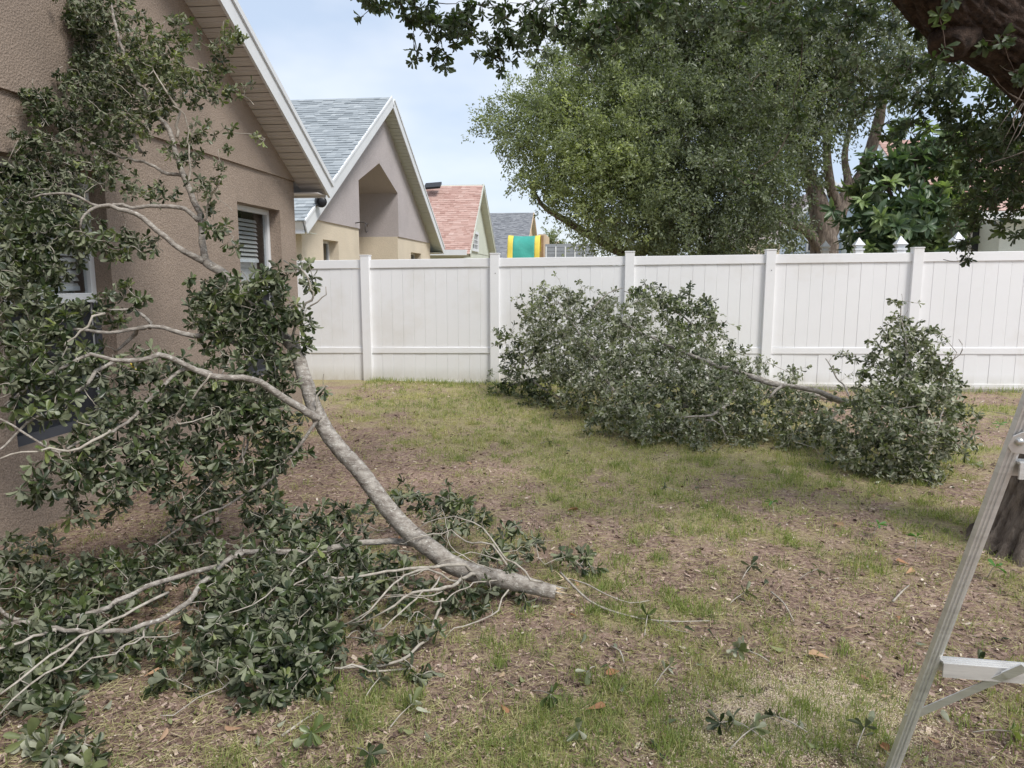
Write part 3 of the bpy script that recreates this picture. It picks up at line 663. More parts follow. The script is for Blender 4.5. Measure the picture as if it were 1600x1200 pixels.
# --- right side houses
def front_gable(par, X0, X1_, Xm, Y, ze, zr, depth, wall, trim, sh):
    """gable facing the camera (-Y)"""
    mb = MB(); mb.add([(X0, Y, -.1), (X1_, Y, -.1), (X1_, Y, ze), (Xm, Y, zr), (X0, Y, ze)], [(0, 1, 2, 3, 4)])
    for x in (X0, X1_): mb.quad((x, Y, -.1), (x, Y + depth, -.1), (x, Y + depth, ze), (x, Y, ze))
    mb.build('wall', wall, par)
    for (xa, s) in ((X0, -1), (X1_, 1)):
        d = np.array([Xm - xa, 0, zr - ze]); l_ = np.linalg.norm(d); u = d / l_; n = np.array([-u[2], 0, u[0]]); n = n if n[2] > 0 else -n; st = np.array([xa, Y - .3, ze]) - u * .4
        rf = MB().obox(st + n * .03, u * (l_ + .4), (0, depth + .3, 0), n * .1).build('roof', trim, par)
        shingles(rf, st + n * .131, (0, 1, 0), u, depth + .3, l_ + .4, sh, tabw=.4, exp=.2)
        MB().obox(st, u * (l_ + .4), (0, -.03, 0), n * .2).build('fascia', trim, par)
H7 = thing('pale_blue_house', (7.7, 30, 0), 'pale blue gabled house behind the oak trunks on the right', 'house')
front_gable(H7, 6.95, 11.5, 9.2, 30, 2.9, 5.0, 9, 'stucco_blue', 'white_trim', 'shingle_brown')
for (u0, u1, v0, v1) in ((1233, 1241, 378, 391), (1262, 1272, 378, 391)):
    a, b_ = P(u0, v1, 30), P(u1, v0, 30)
    w_ = MB().box(a[0] - .06, b_[0] + .06, 29.93, 29.99, a[2] - .06, b_[2] + .06).build('window', 'white_trim', H7); MB().box(a[0], b_[0], 29.9, 29.928, a[2], b_[2]).build('pane', 'screen', w_)
# its cream wing with the brown hip roof
a, b_ = P(1192, 377, 29), P(1226, 348, 29)
MB().box(a[0], 6.9, 28.6, 34, -.1, a[2]).build('wing_wall', 'stucco_cream', H7)
wr = MB().prism([(a[0] - .3, 28.3, a[2]), (7.0, 28.3, a[2]), (6.9, 31, a[2] + 1.5), (a[0] + .2, 31, a[2] + 1.5)], (0, .05, -.08)).build('wing_roof', 'shingle_brown', H7)
MB().box(a[0] - .3, 7.0, 28.22, 28.3, a[2] - .14, a[2] + .02).build('wing_fascia', 'white_trim', wr)
H9 = thing('tan_house', tuple(P(1160, 400, 36)), 'tan house wall glimpsed under the oak beside the pale blue house', 'house')
a, b_ = P(1120, 392, 36), P(1188, 380, 36)
MB().box(a[0], b_[0], 36, 42, -.1, b_[2]).build('wall', 'stucco_tan', H9); MB().prism([(a[0] - .3, 35.7, b_[2]), (b_[0] + .3, 35.7, b_[2]), (b_[0] + .3, 39, b_[2] + 1.4), (a[0] - .3, 39, b_[2] + 1.4)], (0, .05, -.1)).build('roof', 'shingle_brown', H9)
MB().box(a[0] + 1.2, a[0] + 1.5, 35.93, 35.99, 2.0, b_[2] - .1).build('window', 'white_trim', H9)

H8 = thing('rose_roof_house', (12.4, 22, 0), 'pale house with rose shingle roof and dark window at the right edge', 'house')
a, b_, e0 = P(1508, 395, 22), P(1700, 395, 22), P(1508, 340, 22)
xw = P(1563, 360, 22)[0]; ze = e0[2]
wn = (P(1516, 388, 23.2), P(1541, 352, 23.2))
mb = MB(); mb.box(xw, b_[0] + 4, 22, 30, -.1, ze); mb.box(a[0] - .8, xw, 23.2, 30, -.1, ze); mb.build('wall', 'stucco_white', H8)
w_ = MB().box(wn[0][0] - .07, wn[1][0] + .07, 23.14, 23.195, wn[0][2] - .5, wn[1][2] + .07).build('window', 'white_trim', H8)
MB().box(wn[0][0], wn[1][0], 23.11, 23.138, wn[0][2] - .43, wn[1][2]).build('pane', 'screen', w_)
o_ = np.array([a[0] - 1.3, 21.5, ze + .02]); up = np.array([0, 1., .62]); up /= np.linalg.norm(up)
rf = MB().obox(o_, (b_[0] - a[0] + 6, 0, 0), up * 5, (0, -.04, .1)).build('roof', 'white_trim', H8)
shingles(rf, o_ + np.array([0, -.05, .115]), (1, 0, 0), up, b_[0] - a[0] + 6, 5, 'shingle_red', tabw=.3, exp=.15)
MB().box(o_[0], b_[0] + 5, 21.42, 21.47, ze - .1, ze + .12).build('fascia', 'white_trim', H8)

# --- playset canopy above the fence
a, b_ = P(792, 366, 25), P(843, 366, 25)
pl = thing('playset', ((a[0] + b_[0]) / 2, 25, 0), 'playset with green canopy and yellow edges behind the fence', 'playset')
zt = a[2]; xs = np.linspace(a[0], b_[0], 25)
prof = [(-.62, -1.15), (-.6, -.95), (-.56, -.72), (-.5, -.5), (-.42, -.28), (-.3, -.1), (-.14, -.01), (0, 0), (.14, -.01), (.3, -.1), (.42, -.28), (.5, -.5), (.56, -.72), (.6, -.95), (.62, -1.15)]
Vc = np.array([[(x, 25.6 + dy + .02 * math.sin(x * 9 + dz * 6), zt + dz + .035 * math.sin(dz * 11) * math.sin((x - a[0]) / (b_[0] - a[0]) * math.pi) - .04 * math.sin((x - a[0]) / (b_[0] - a[0]) * math.pi) ) for x in xs] for dy, dz in prof])
nr, ncl = Vc.shape[:2]
def strip(c0, c1, nm, mt):
    ids = np.arange(nr)[:, None] * (c1 - c0 + 1) + np.arange(c1 - c0 + 1)[None]
    Qs = np.stack([ids[:-1, :-1], ids[:-1, 1:], ids[1:, 1:], ids[1:, :-1]], -1).reshape(-1, 4)
    o = link(nm, npmesh(nm, Vc[:, c0:c1 + 1], Qs, mt, None, True), pl); md = o.modifiers.new('thickness', 'SOLIDIFY'); md.thickness = .008
strip(4, 20, 'canopy', 'canopy_green'); strip(0, 4, 'canopy_edge', 'canopy_yellow'); strip(20, 24, 'canopy_edge', 'canopy_yellow')
for x in (a[0] + .03, b_[0] - .11):
    for y in (25.22, 25.9): MB().box(x, x + .08, y, y + .08, -.1, zt - .55).build('post', 'wood_post', pl)
for y in (25.21, 25.98): MB().box(a[0] + .03, b_[0] - .03, y - .041, y - .001, zt - .75, zt - .62).build('beam', 'wood_post', pl)
MB().box(b_[0] + .02, b_[0] + .1, 25.5, 25.6, -.1, zt - .02).build('post', 'wood_post', pl)
MB().box(a[0], b_[0] + .12, 25.12, 26.1, 1.2, 1.26).build('deck', 'wood_post', pl)
# ------------------------------------------------------------------ trees beyond the fence
def crown(par, blobs, per_m3, m, leaf=(.05, .085), sig=.16, kper=42, protos=SMALL, tintf=None, vert=1.0, nodes=None, bark_='bark_oak', shell=.5, twigshare=.35, spill=.3):
    """clumps of small leaves spread through the crown's volume, hung on twigs"""
    Cs, Us, Ws = [], [], []
    for c, r, wgt in blobs:
        n = max(4, int(per_m3 * wgt * r ** 2)); v = unit(rng.normal(size=(n, 3))); rad = r * (rng.random((n, 1)) ** shell) * (1 + spill * np.abs(rng.normal(size=(n, 1))) * (vnoise(v[:, :1] * 3 + c[0], v[:, 2:] * 3 + c[2], 1.3, 2) > .52))
        Cs.append(c + v * rad); Us.append(v)
    Cs = np.vstack(Cs); Us = np.vstack(Us)
    sub = rng.random(len(Cs)) < twigshare
    if nodes is not None:
        tw, rd = grow(nodes, Cs[sub], .14, .006); twigs(par, tw, rd, bark_)
    n = len(Cs) * kper; cs = np.repeat(Cs, kper, 0); us = np.repeat(Us, kper, 0)
    # each clump is a spray: leaves along a short drooping shoot
    sd_ = unit(Us * .8 + rng.normal(size=Us.shape) * .55 + np.array([0, 0, .15 - .75 * (vert - 1)])); sl_ = rng.uniform(.25, .8, len(Cs)) * sig / .15
    tt_ = rng.random(n); ss = np.repeat(sd_, kper, 0); off = rng.normal(size=(n, 3)) * (sig * .5 * (1.1 - .7 * tt_))[:, None]
    pos = cs + ss * (tt_ * np.repeat(sl_, kper))[:, None] + off; pos[:, 2] -= .12 * tt_ ** 2
    d = unit(ss * .7 + rng.normal(size=(n, 3)) * .75 + np.array([0, 0, -.2 * vert])); nn = unit(rng.normal(size=(n, 3)) * .6 + us * .5 + np.array([0, 0, .7]))
    sz = rng.uniform(*leaf, n); tb = np.repeat(tintf(Cs) if tintf else rng.normal(.35, .12, len(Cs)), kper)
    leaves(par, pos, frames(d, nn), sz, np.clip(tb + rng.normal(size=n) * .12, .02, .98), m, protos)
def px_blobs(lst): return [(P(x, y, Y), r * Y / F_PX, wgt) for x, y, r, Y, wgt in lst]

# --- large live oak
T1 = thing('oak_tree', tuple(P(1030, 396, 16)), 'large round live oak behind the middle of the fence', 'tree')
b0 = np.array([P(1030, 396, 16)[0], 16, 0])
_, n1 = limb('trunk', [b0, b0 + [.05, 0, 1.2], P(1035, 360, 16), P(1030, 300, 16.2)], [.42, .34, .3, .22], 'bark_oak', T1, 12, .05, .2)
N1 = [n1]
for pts, rd in (([P(1033, 370, 16), P(985, 395, 15.8), P(930, 372, 15.8), P(885, 345, 15.8), P(845, 318, 15.9), P(825, 270, 16)], [.2, .13, .09, .07, .045, .02]),
                ([P(1032, 350, 16), P(980, 270, 16), P(930, 200, 16), P(860, 160, 16.3)], [.2, .15, .1, .04]),
                ([P(1032, 330, 16), P(1050, 220, 16.4), P(1070, 100, 16.6), P(1060, 10, 16.8)], [.2, .16, .1, .05]),
                ([P(1035, 350, 16), P(1110, 280, 15.4), P(1160, 200, 15.2)], [.18, .12, .05]),
                ([P(1035, 372, 16), P(1080, 350, 15.2), P(1140, 345, 14.8)], [.15, .1, .05])):
    N1.append(limb('limb', pts, rd, 'bark_oak', T1, 8, .04, .2)[1])
oak = [(815, 195, 48, 16.2, 1.0), (775, 195, 26, 16.2, .9), (860, 160, 55, 16.3, 1.1), (880, 215, 70, 15.8, 1.1), (930, 150, 75, 16.3, 1.1), (950, 245, 85, 15.4, 1.2), (905, 290, 48, 15.6, 1.0),
       (960, 325, 62, 15.3, 1.1), (920, 350, 26, 15.7, .7), (1000, 120, 95, 16.6, 1.1), (1010, 210, 100, 15.6, 1.2), (1030, 300, 90, 14.8, 1.2), (1000, 370, 40, 15.2, .8), (1065, 365, 52, 14.6, 1.3),
       (1090, 230, 105, 15.3, 1.2), (1110, 320, 85, 14.6, 1.3), (1140, 375, 42, 14.6, 1.0), (1080, 100, 110, 16.4, 1.1), (1160, 180, 95, 15.6, 1.0), (1175, 300, 60, 14.6, 1.0), (960, 40, 70, 17, .8), (1040, 10, 90, 17, 1), (1140, 40, 100, 17, 1), (890, 95, 32, 16.5, .5), (850, 118, 22, 16.5, .4), (840, 255, 40, 16, .8), (865, 300, 26, 15.9, .5)]
def t_oak(C):  # sunlit left and shaded right painted into the leaf tint, with some young growth
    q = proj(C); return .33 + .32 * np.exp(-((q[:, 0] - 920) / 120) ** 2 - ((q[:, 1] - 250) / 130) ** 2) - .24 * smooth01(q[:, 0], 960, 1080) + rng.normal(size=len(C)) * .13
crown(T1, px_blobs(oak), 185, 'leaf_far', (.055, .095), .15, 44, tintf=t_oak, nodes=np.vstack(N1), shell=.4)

# --- drooping many-stemmed oak
def P2(x, y, Y): return P(x, y, Y * 1.36)
T2 = thing('multi_stem_oak', tuple(P2(1288, 396, 14)), 'drooping many stemmed oak rising behind the fence right of centre', 'tree')
b0 = np.array([P2(1288, 396, 14)[0], 19, 0])
N2 = [limb('trunk', [b0, b0 + [0, 0, 1.1], P2(1288, 385, 14), P2(1284, 350, 14), P2(1278, 318, 14), P2(1262, 270, 14), P2(1235, 200, 13.6)], [.44, .37, .34, .29, .23, .16, .08], 'bark_grey', T2, 12, .04, .15)[1]]
for pts, rd in (([P2(1284, 392, 13.9), P2(1262, 362, 13.9), P2(1234, 348, 13.8), P2(1205, 335, 13.6)], [.13, .11, .08, .04]),
                ([P2(1288, 375, 14), P2(1305, 345, 14), P2(1320, 310, 14.1), P2(1345, 278, 14.2), P2(1370, 200, 14.3), P2(1390, 100, 14.4)], [.17, .16, .15, .13, .1, .06]),
                ([P2(1292, 352, 14), P2(1308, 322, 14), P2(1298, 292, 13.9), P2(1292, 230, 13.8), P2(1300, 120, 13.6)], [.1, .1, .09, .07, .04]),
                ([P2(1318, 312, 14.1), P2(1325, 280, 14.2), P2(1320, 240, 14.2), P2(1340, 150, 14)], [.09, .08, .06, .03]),
                ([P2(1262, 270, 14), P2(1240, 255, 13.4), P2(1205, 240, 13)], [.08, .06, .03])):
    N2.append(limb('limb', pts, [q * 1.3 for q in rd], 'bark_grey', T2, 8, .04, .15)[1])
droop = [(1150, 130, 60, 12.6, 1), (1210, 90, 80, 12.6, 1.1), (1180, 210, 55, 12.8, 1), (1250, 160, 75, 12.8, 1.1), (1290, 90, 80, 13, 1), (1240, 235, 45, 13, .9), (1210, 290, 42, 13, 1), (1230, 340, 32, 13.2, .9), (1200, 350, 30, 13.2, .8),
         (1350, 60, 80, 13.4, 1), (1330, 130, 48, 13.4, .7), (1400, 120, 40, 13.6, .25), (1430, 50, 60, 13.8, .6), (1500, 60, 55, 14, .4), (1120, 50, 70, 12.8, 1), (1270, 30, 80, 13, 1), (1280, 235, 24, 13.2, .25)]
crown(T2, px_blobs([(a, b, r, Y * 1.36, q) for a, b, r, Y, q in droop]), 105, 'leaf_droop', (.075, .13), .165, 40, tintf=lambda C: rng.normal(.42, .17, len(C)), vert=1.5, nodes=np.vstack(N2), bark_='bark_grey', shell=.42)

# --- loquat with long leaves in rosettes
def P3(x, y, Y): return P(x, y, Y * 1.2)
T3 = thing('loquat_tree', tuple(P3(1420, 396, 12.6)), 'loquat tree with long leaves in rosettes behind the right fence panel', 'tree')
b0 = np.array([P3(1420, 396, 12.6)[0], 15.12, 0])
N3 = [limb('trunk', [b0, b0 + [.05, 0, 1.0], P3(1418, 380, 12.6), P3(1410, 320, 12.7)], [.12, .1, .08, .05], 'bark_oak', T3, 9, .04, .15)[1]]
for tp in ((1340, 330), (1370, 260), (1430, 250), (1490, 270), (1500, 340), (1350, 380)):
    e = P3(*tp, 12.6 + rng.normal() * .2); N3.append(limb('limb', [P3(1416, 375, 12.6), (P3(1416, 375, 12.6) + e) / 2 + [0, 0, .1], e], [.06, .045, .025], 'bark_oak', T3, 6, .04, .15)[1])
lq = px_blobs([(a, b, r, Y * 1.2, q) for a, b, r, Y, q in [(1350, 340, 38, 12.3, 1), (1395, 330, 45, 12.1, 1), (1450, 330, 45, 12.0, 1), (1500, 320, 34, 12.3, 1), (1380, 270, 40, 12.6, 1), (1440, 260, 45, 12.5, 1), (1500, 260, 36, 12.6, 1), (1350, 375, 32, 12.2, 1), (1410, 375, 40, 12.0, 1), (1470, 375, 38, 12.1, 1), (1420, 220, 30, 12.9, .8), (1475, 225, 30, 12.9, .8), (1330, 300, 20, 12.8, .6)]])
tp = blobtips(lq, 95); tw, rd = grow(np.vstack(N3), tp, .12, .012); twigs(T3, tw, rd, 'bark_oak')
q = proj(tp); ti = np.where(rng.random(len(tw)) < .22, .8, .35)
po, Rm, sz, tn = rosettes(tw, (9, 13), 6, (.19, .31), (25, 95), ti, .5)
leaves(T3, po, Rm, sz, tn, 'leaf_loquat', LANCE, single=300)

# --- small far tree between the roofs
T4 = thing('far_tree', tuple(P(861, 398, 60)), 'tiny far round tree top above the grey outbuilding', 'tree')
c = P(862, 374, 60); _, nn = limb('trunk', [(c[0], 60, 0), (c[0], 60, c[2])], [.25, .12], 'bark_oak', T4, 6, .02, .5)
crown(T4, [(c, .7, 1), (c + [.4, 0, -.5], .6, 1)], 60, 'leaf_far', (.15, .25), .2, 30, nodes=nn)

# ------------------------------------------------------------------ tree whose trunk stands behind the ladder, its limbs overhead
T5 = thing('shade_tree', (2.62, 4.15, 0), 'rough barked shade tree behind the ladder, its leafy limbs hanging overhead', 'tree')
def ridged(name, pts, rad, m, par, sides=40, amp=.05, fr=11):
    p, r = catmull(pts, rad, .03); k = len(p); V, Q = tubes(p[None], r[None], sides, 0)
    V = V.reshape(k, sides, 3); ang = np.arange(sides) / sides * 2 * math.pi; hh = np.cumsum(np.r_[0, np.linalg.norm(np.diff(p, axis=0), axis=1)])
    A_, H_ = np.meshgrid(ang, hh); u = A_ * fr
    wq = vnoise(u, H_ * 3, 1.0, 3) * 1.6; rid = np.abs(np.sin(A_ * fr + wq * 4 + 1.2 * np.sin(H_ * 9))) ** .6 * (.55 + .9 * vnoise(u * 1.5, H_ * 9, 1.5, 3))
    V = p[:, None] + (V - p[:, None]) * (1 + amp * (rid - .5))[..., None]
    return link(name, npmesh(name, V, Q, m, None, True), par), p
_, tn5 = ridged('trunk', [(2.60, 4.15, -.05), (2.60, 4.15, .08), (2.60, 4.15, .3), (2.64, 4.15, .8), (2.72, 4.12, 1.4), (2.80, 4.05, 2.0), (2.74, 3.95, 2.5), (2.72, 3.97, 2.8), (2.66, 4.0, 3.0)], [.47, .40, .30, .25, .25, .27, .26, .20, .06], 'bark_grey', T5, 150, .13, 13)
LM = [([tuple(P(1725, 300, 4.05)), tuple(P(1685, 150, 3.9)), tuple(P(1605, 60, 3.7)), tuple(P(1510, 8, 3.5)), tuple(P(1450, -50, 3.3)), tuple(P(1370, -160, 3.0)), (.5, 2.4, 3.6), (.1, 2.2, 4.0)], [.24, .21, .19, .17, .15, .12, .07, .02]),
      ([tuple(P(1500, 40, 3.5)), tuple(P(1482, 68, 3.42)), tuple(P(1478, 78, 3.4))], [.11, .085, .065]),
      ([(2.7, 4.0, 2.6), (2.2, 4.3, 3.3), (1.3, 4.5, 3.7), (.2, 4.4, 3.75), (-.8, 4.2, 3.6), (-1.4, 4.0, 3.45)], [.2, .16, .12, .09, .06, .03]),
      ([(1.3, 4.5, 3.7), (.9, 5.2, 3.75), (.3, 5.8, 3.8)], [.08, .06, .03]), ([(2.2, 4.3, 3.3), (2.3, 5.2, 3.6), (2.0, 6.2, 3.75)], [.11, .08, .04]),
      ([(2.78, 4.05, 2.3), (3.1, 4.6, 2.7), (3.2, 5.4, 3.0), (3.1, 6.2, 3.1)], [.16, .12, .08, .04])]
N5 = [(ridged('limb', p, r, 'bark_limb', T5, 110, .12, 9) if r[0] > .2 else limb('limb', p, r, 'bark_limb', T5, 14, .06, .06))[1] for p, r in LM]
ov = [(575, 8, 22, 4.2, 1), (620, 10, 26, 4.2, 1), (660, 28, 30, 4.2, 1.2), (700, 45, 34, 4.2, 1.2), (650, 85, 16, 4.2, .8), (690, 90, 20, 4.2, 1), (725, 25, 30, 4.3, 1.1), (770, 25, 30, 4.3, .7), (760, 80, 24, 4.2, 1.2), (800, 60, 32, 4.2, 1.2), (790, 105, 14, 4.2, .8), (840, 30, 36, 4.4, 1.1), (850, 80, 20, 4.3, .6), (890, 30, 36, 4.4, 1.2), (930, 55, 36, 4.3, 1.2), (925, 92, 14, 4.3, .7), (970, 25, 40, 4.4, 1.1), (1010, 20, 40, 4.5, 1), (1060, 15, 34, 4.5, .8),
      (1130, 20, 36, 4.6, .8), (1190, 30, 36, 4.6, .9), (1240, 20, 36, 4.6, .6), (1175, 285, 13, 4.7, .6), (1150, 278, 10, 4.7, .5), (1240, 195, 18, 4.8, .7), (1245, 170, 14, 4.8, .4), (1300, 30, 40, 4.8, .6), (1350, 30, 40, 4.8, .7), (1330, 100, 34, 5, .5), (1390, 150, 40, 5.2, .9), (1440, 130, 40, 5, 1), (1380, 200, 30, 5.2, .7), (1430, 190, 34, 5.2, .8), (1490, 150, 38, 5, 1), (1500, 210, 34, 5, .9), (1545, 180, 36, 4.9, .9), (1560, 240, 36, 5, 1.1), (1520, 270, 26, 5, .8), (1590, 290, 34, 5, 1), (1545, 310, 26, 5, .9), (1510, 330, 20, 5, .8), (1500, 375, 17, 4.8, .9), (1505, 402, 10, 4.8, .8), (1480, 350, 12, 4.8, .6), (1592, 370, 12, 4.2, .7), (1570, 30, 30, 5.5, .8), (1590, 70, 26, 5.5, .7), (1598, 330, 20, 4.6, .6), (1575, 215, 34, 4.6, 1), (1530, 230, 30, 4.8, .9), (1595, 250, 30, 4.7, 1), (1570, 300, 28, 4.7, .9), (1465, 165, 34, 5.1, .9), (1480, 95, 36, 5.3, .8), (1420, 95, 36, 5.3, .8), (1350, 170, 30, 5.3, .7), (1300, 150, 26, 5.2, .5), (1525, 345, 18, 4.8, .8), (1560, 130, 30, 4.7, .7), (1540, 60, 26, 3.4, .5), (1420, 40, 26, 3.6, .7), (1470, 20, 22, 3.2, .4), (1590, 110, 22, 3.5, .5), (1590, 200, 26, 4.0, .9), (1570, 260, 24, 4.1, .9), (1598, 300, 22, 4.0, .9), (1555, 350, 14, 4.3, .7), (1530, 300, 20, 4.4, .8), (1480, 90, 20, 3.3, .5)]
# shade above the frame as well: the crown goes on overhead
for k in range(46):
    a = rng.random(2); ov.append(None)
ov = [b for b in ov if b]
ov = [(x, y, r, Y, q * (.45 if 1080 < x < 1460 and 70 < y < 215 else 1.3 if x > 1490 else .8 if x > 1000 else 1)) for x, y, r, Y, q in ov]
bl = px_blobs(ov) + [(np.array([rng.uniform(-1.2, 3.4), rng.uniform(3.2, 6.8), rng.uniform(3.9, 4.8)]), .45, .5) for k in range(10)]
tp = blobtips(bl, 1600); tp = tp[tp[:, 1] > 1.5]
tw, rd = grow(np.vstack(N5), tp, .12, .0035, -.05); twigs(T5, tw, rd, 'bark_oak')
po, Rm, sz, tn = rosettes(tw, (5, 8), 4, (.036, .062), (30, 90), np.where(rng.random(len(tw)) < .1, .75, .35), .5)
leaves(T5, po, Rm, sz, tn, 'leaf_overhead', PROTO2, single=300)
# bare hanging twigs by the trunk
for k in range(9):
    a = P(1600 + rng.uniform(0, 30), rng.uniform(20, 200), 3.6); e = P(rng.uniform(1530, 1590), rng.uniform(90, 280), 3.5); limb('bare_twig', [a, (a + e) / 2 + rng.normal(size=3) * .05, e], [.0045, .003, .0012], 'bark_grey', T5, 4, 0, .05)
# ------------------------------------------------------------------ big fallen branch leaning on the house
XW = -3.22
FB = thing('fallen_branch', tuple(G(866, 930)), 'big fallen tree limb with pale trunk leaning against the brown house', 'fallen branch')
def dline(pts):     # (px, py, distance along the view axis)
    return [D(*p) for p in pts]
def onground(pts, z=.1): return [G(x, y, zz[0] if (zz := zr_) else z) for x, y, *zr_ in pts]
TR = [(868, 925, 3.33), (805, 909, 3.36), (745, 895, 3.40), (707, 881, 3.43), (668, 853, 3.46), (630, 821, 3.5), (599, 784, 3.53), (569, 742, 3.57), (534, 702, 3.63), (500, 652, 3.7), (477, 590, 3.8), (462, 546, 3.88), (438, 521, 3.93), (400, 480, 4.02), (358, 434, 4.08), (322, 410, 4.1)]
tr_px = [10.5, 13.5, 14.5, 14.8, 14.5, 14, 13.5, 13, 12.5, 12, 11, 10, 9, 8, 7.2, 6.8]
pts = dline(TR); trunk_o, ntr = limb('trunk', pts, [r * t[2] / F_PX for r, t in zip(tr_px, TR)], 'bark_pale', FB, 18, .022, .025, kink=.006)
ce = D(868.5, 925, 3.33)
NB = [ntr]
LIMBS = [  # pixel course, distances, radius px
    ([(322, 410), (316, 380), (312, 337), (292, 287), (277, 247), (267, 207), (247, 183), (228, 150), (200, 90), (180, 30), (165, -40)], 4.1, 4.35, 7, 2.2),
    ([(322, 410), (290, 393), (253, 363), (217, 337), (190, 326), (160, 320), (138, 335), (125, 356)], 4.1, 3.9, 6.5, 2),
    ([(308, 345), (296, 330), (280, 320), (233, 318), (180, 318), (157, 323), (123, 307), (83, 303), (50, 310)], 4.12, 3.9, 5, 1.8),
    ([(286, 275), (260, 268), (237, 257), (200, 243), (160, 227), (110, 200)], 4.2, 4.3, 4, 1.5),
    ([(224, 238), (205, 205), (187, 173), (160, 120)], 4.35, 4.45, 4, 1.5),
    ([(270, 215), (276, 170), (262, 140), (240, 110)], 4.2, 4.15, 3, 1.2),
    ([(312, 350), (330, 300), (345, 280)], 4.08, 3.9, 2.2, 1), ([(290, 290), (300, 220), (290, 175), (270, 165)], 4.15, 4.0, 2, 1),
    ([(500, 655), (470, 632), (429, 607), (405, 592), (379, 586), (325, 580), (280, 560), (250, 553), (225, 561), (179, 563), (146, 555), (104, 572), (54, 600), (0, 640)], 3.62, 3.0, 8, 2.2),
    ([(179, 563), (142, 588), (92, 617), (42, 660), (4, 697), (-40, 730)], 3.25, 2.9, 4, 1.8),
    ([(330, 580), (279, 574), (250, 600), (221, 626), (200, 655), (171, 674), (121, 684), (90, 703), (60, 685), (0, 655)], 3.38, 2.95, 4, 2),
    ([(171, 674), (145, 690), (110, 706), (83, 703), (40, 706), (0, 717)], 3.1, 2.9, 3, 1.6),
    ([(440, 560), (380, 545), (304, 528), (270, 520), (233, 513), (171, 524), (117, 517), (60, 530), (21, 547)], 3.9, 3.5, 6, 1.8),
    ([(233, 513), (222, 492), (200, 482), (170, 484)], 3.75, 3.6, 4, 1.6), ([(233, 513), (205, 535), (180, 550)], 3.75, 3.8, 5, 2.2), ([(160, 490), (135, 508), (118, 525), (100, 542)], 3.6, 3.5, 2.6, 1.6),
    ([(500, 652), (470, 688), (430, 735), (387, 767), (340, 793), (292, 813), (240, 850), (187, 880)], 3.6, 3.45, 3.5, 1.4),
    ([(440, 620), (400, 650), (383, 667), (378, 709), (350, 738), (333, 755), (305, 785), (275, 809)], 3.7, 3.5, 3.5, 1.3),
    ([(383, 672), (372, 735), (371, 770)], 3.6, 3.55, 2, 1), ([(325, 580), (270, 655), (300, 655), (330, 648)], 3.3, 3.4, 2, 1),
    ([(452, 545), (462, 520), (471, 497), (485, 474), (494, 464), (490, 450), (482, 436), (470, 420)], 3.88, 3.8, 3.2, 1.4), ([(482, 478), (495, 463), (509, 448)], 3.82, 3.8, 1.6, .8),
    ([(448, 535), (430, 500), (400, 475), (370, 460)], 3.9, 3.7, 3.5, 1.3), ([(436, 522), (410, 540), (370, 560), (345, 590)], 3.9, 3.6, 3.5, 1.3),
    ([(500, 650), (498, 630), (505, 610), (512, 604)], 3.66, 3.66, 2.2, 1.2),
]
for pl_, d0, d1, r0, r1 in LIMBS:
    n = len(pl_); dd = np.linspace(d0, d1, n); pp = [D(x, y, d) for (x, y), d in zip(pl_, dd)]
    for p in pp: p[0] = max(p[0], XW + .03)
    NB.append(limb('limb', pp, [r * .78 * d / F_PX for r, d in zip(np.linspace(r0, r1, n), dd)], 'bark_pale' if r0 > 3.4 else 'bark_twig', FB, 8, .04, .04, kink=.03)[1])
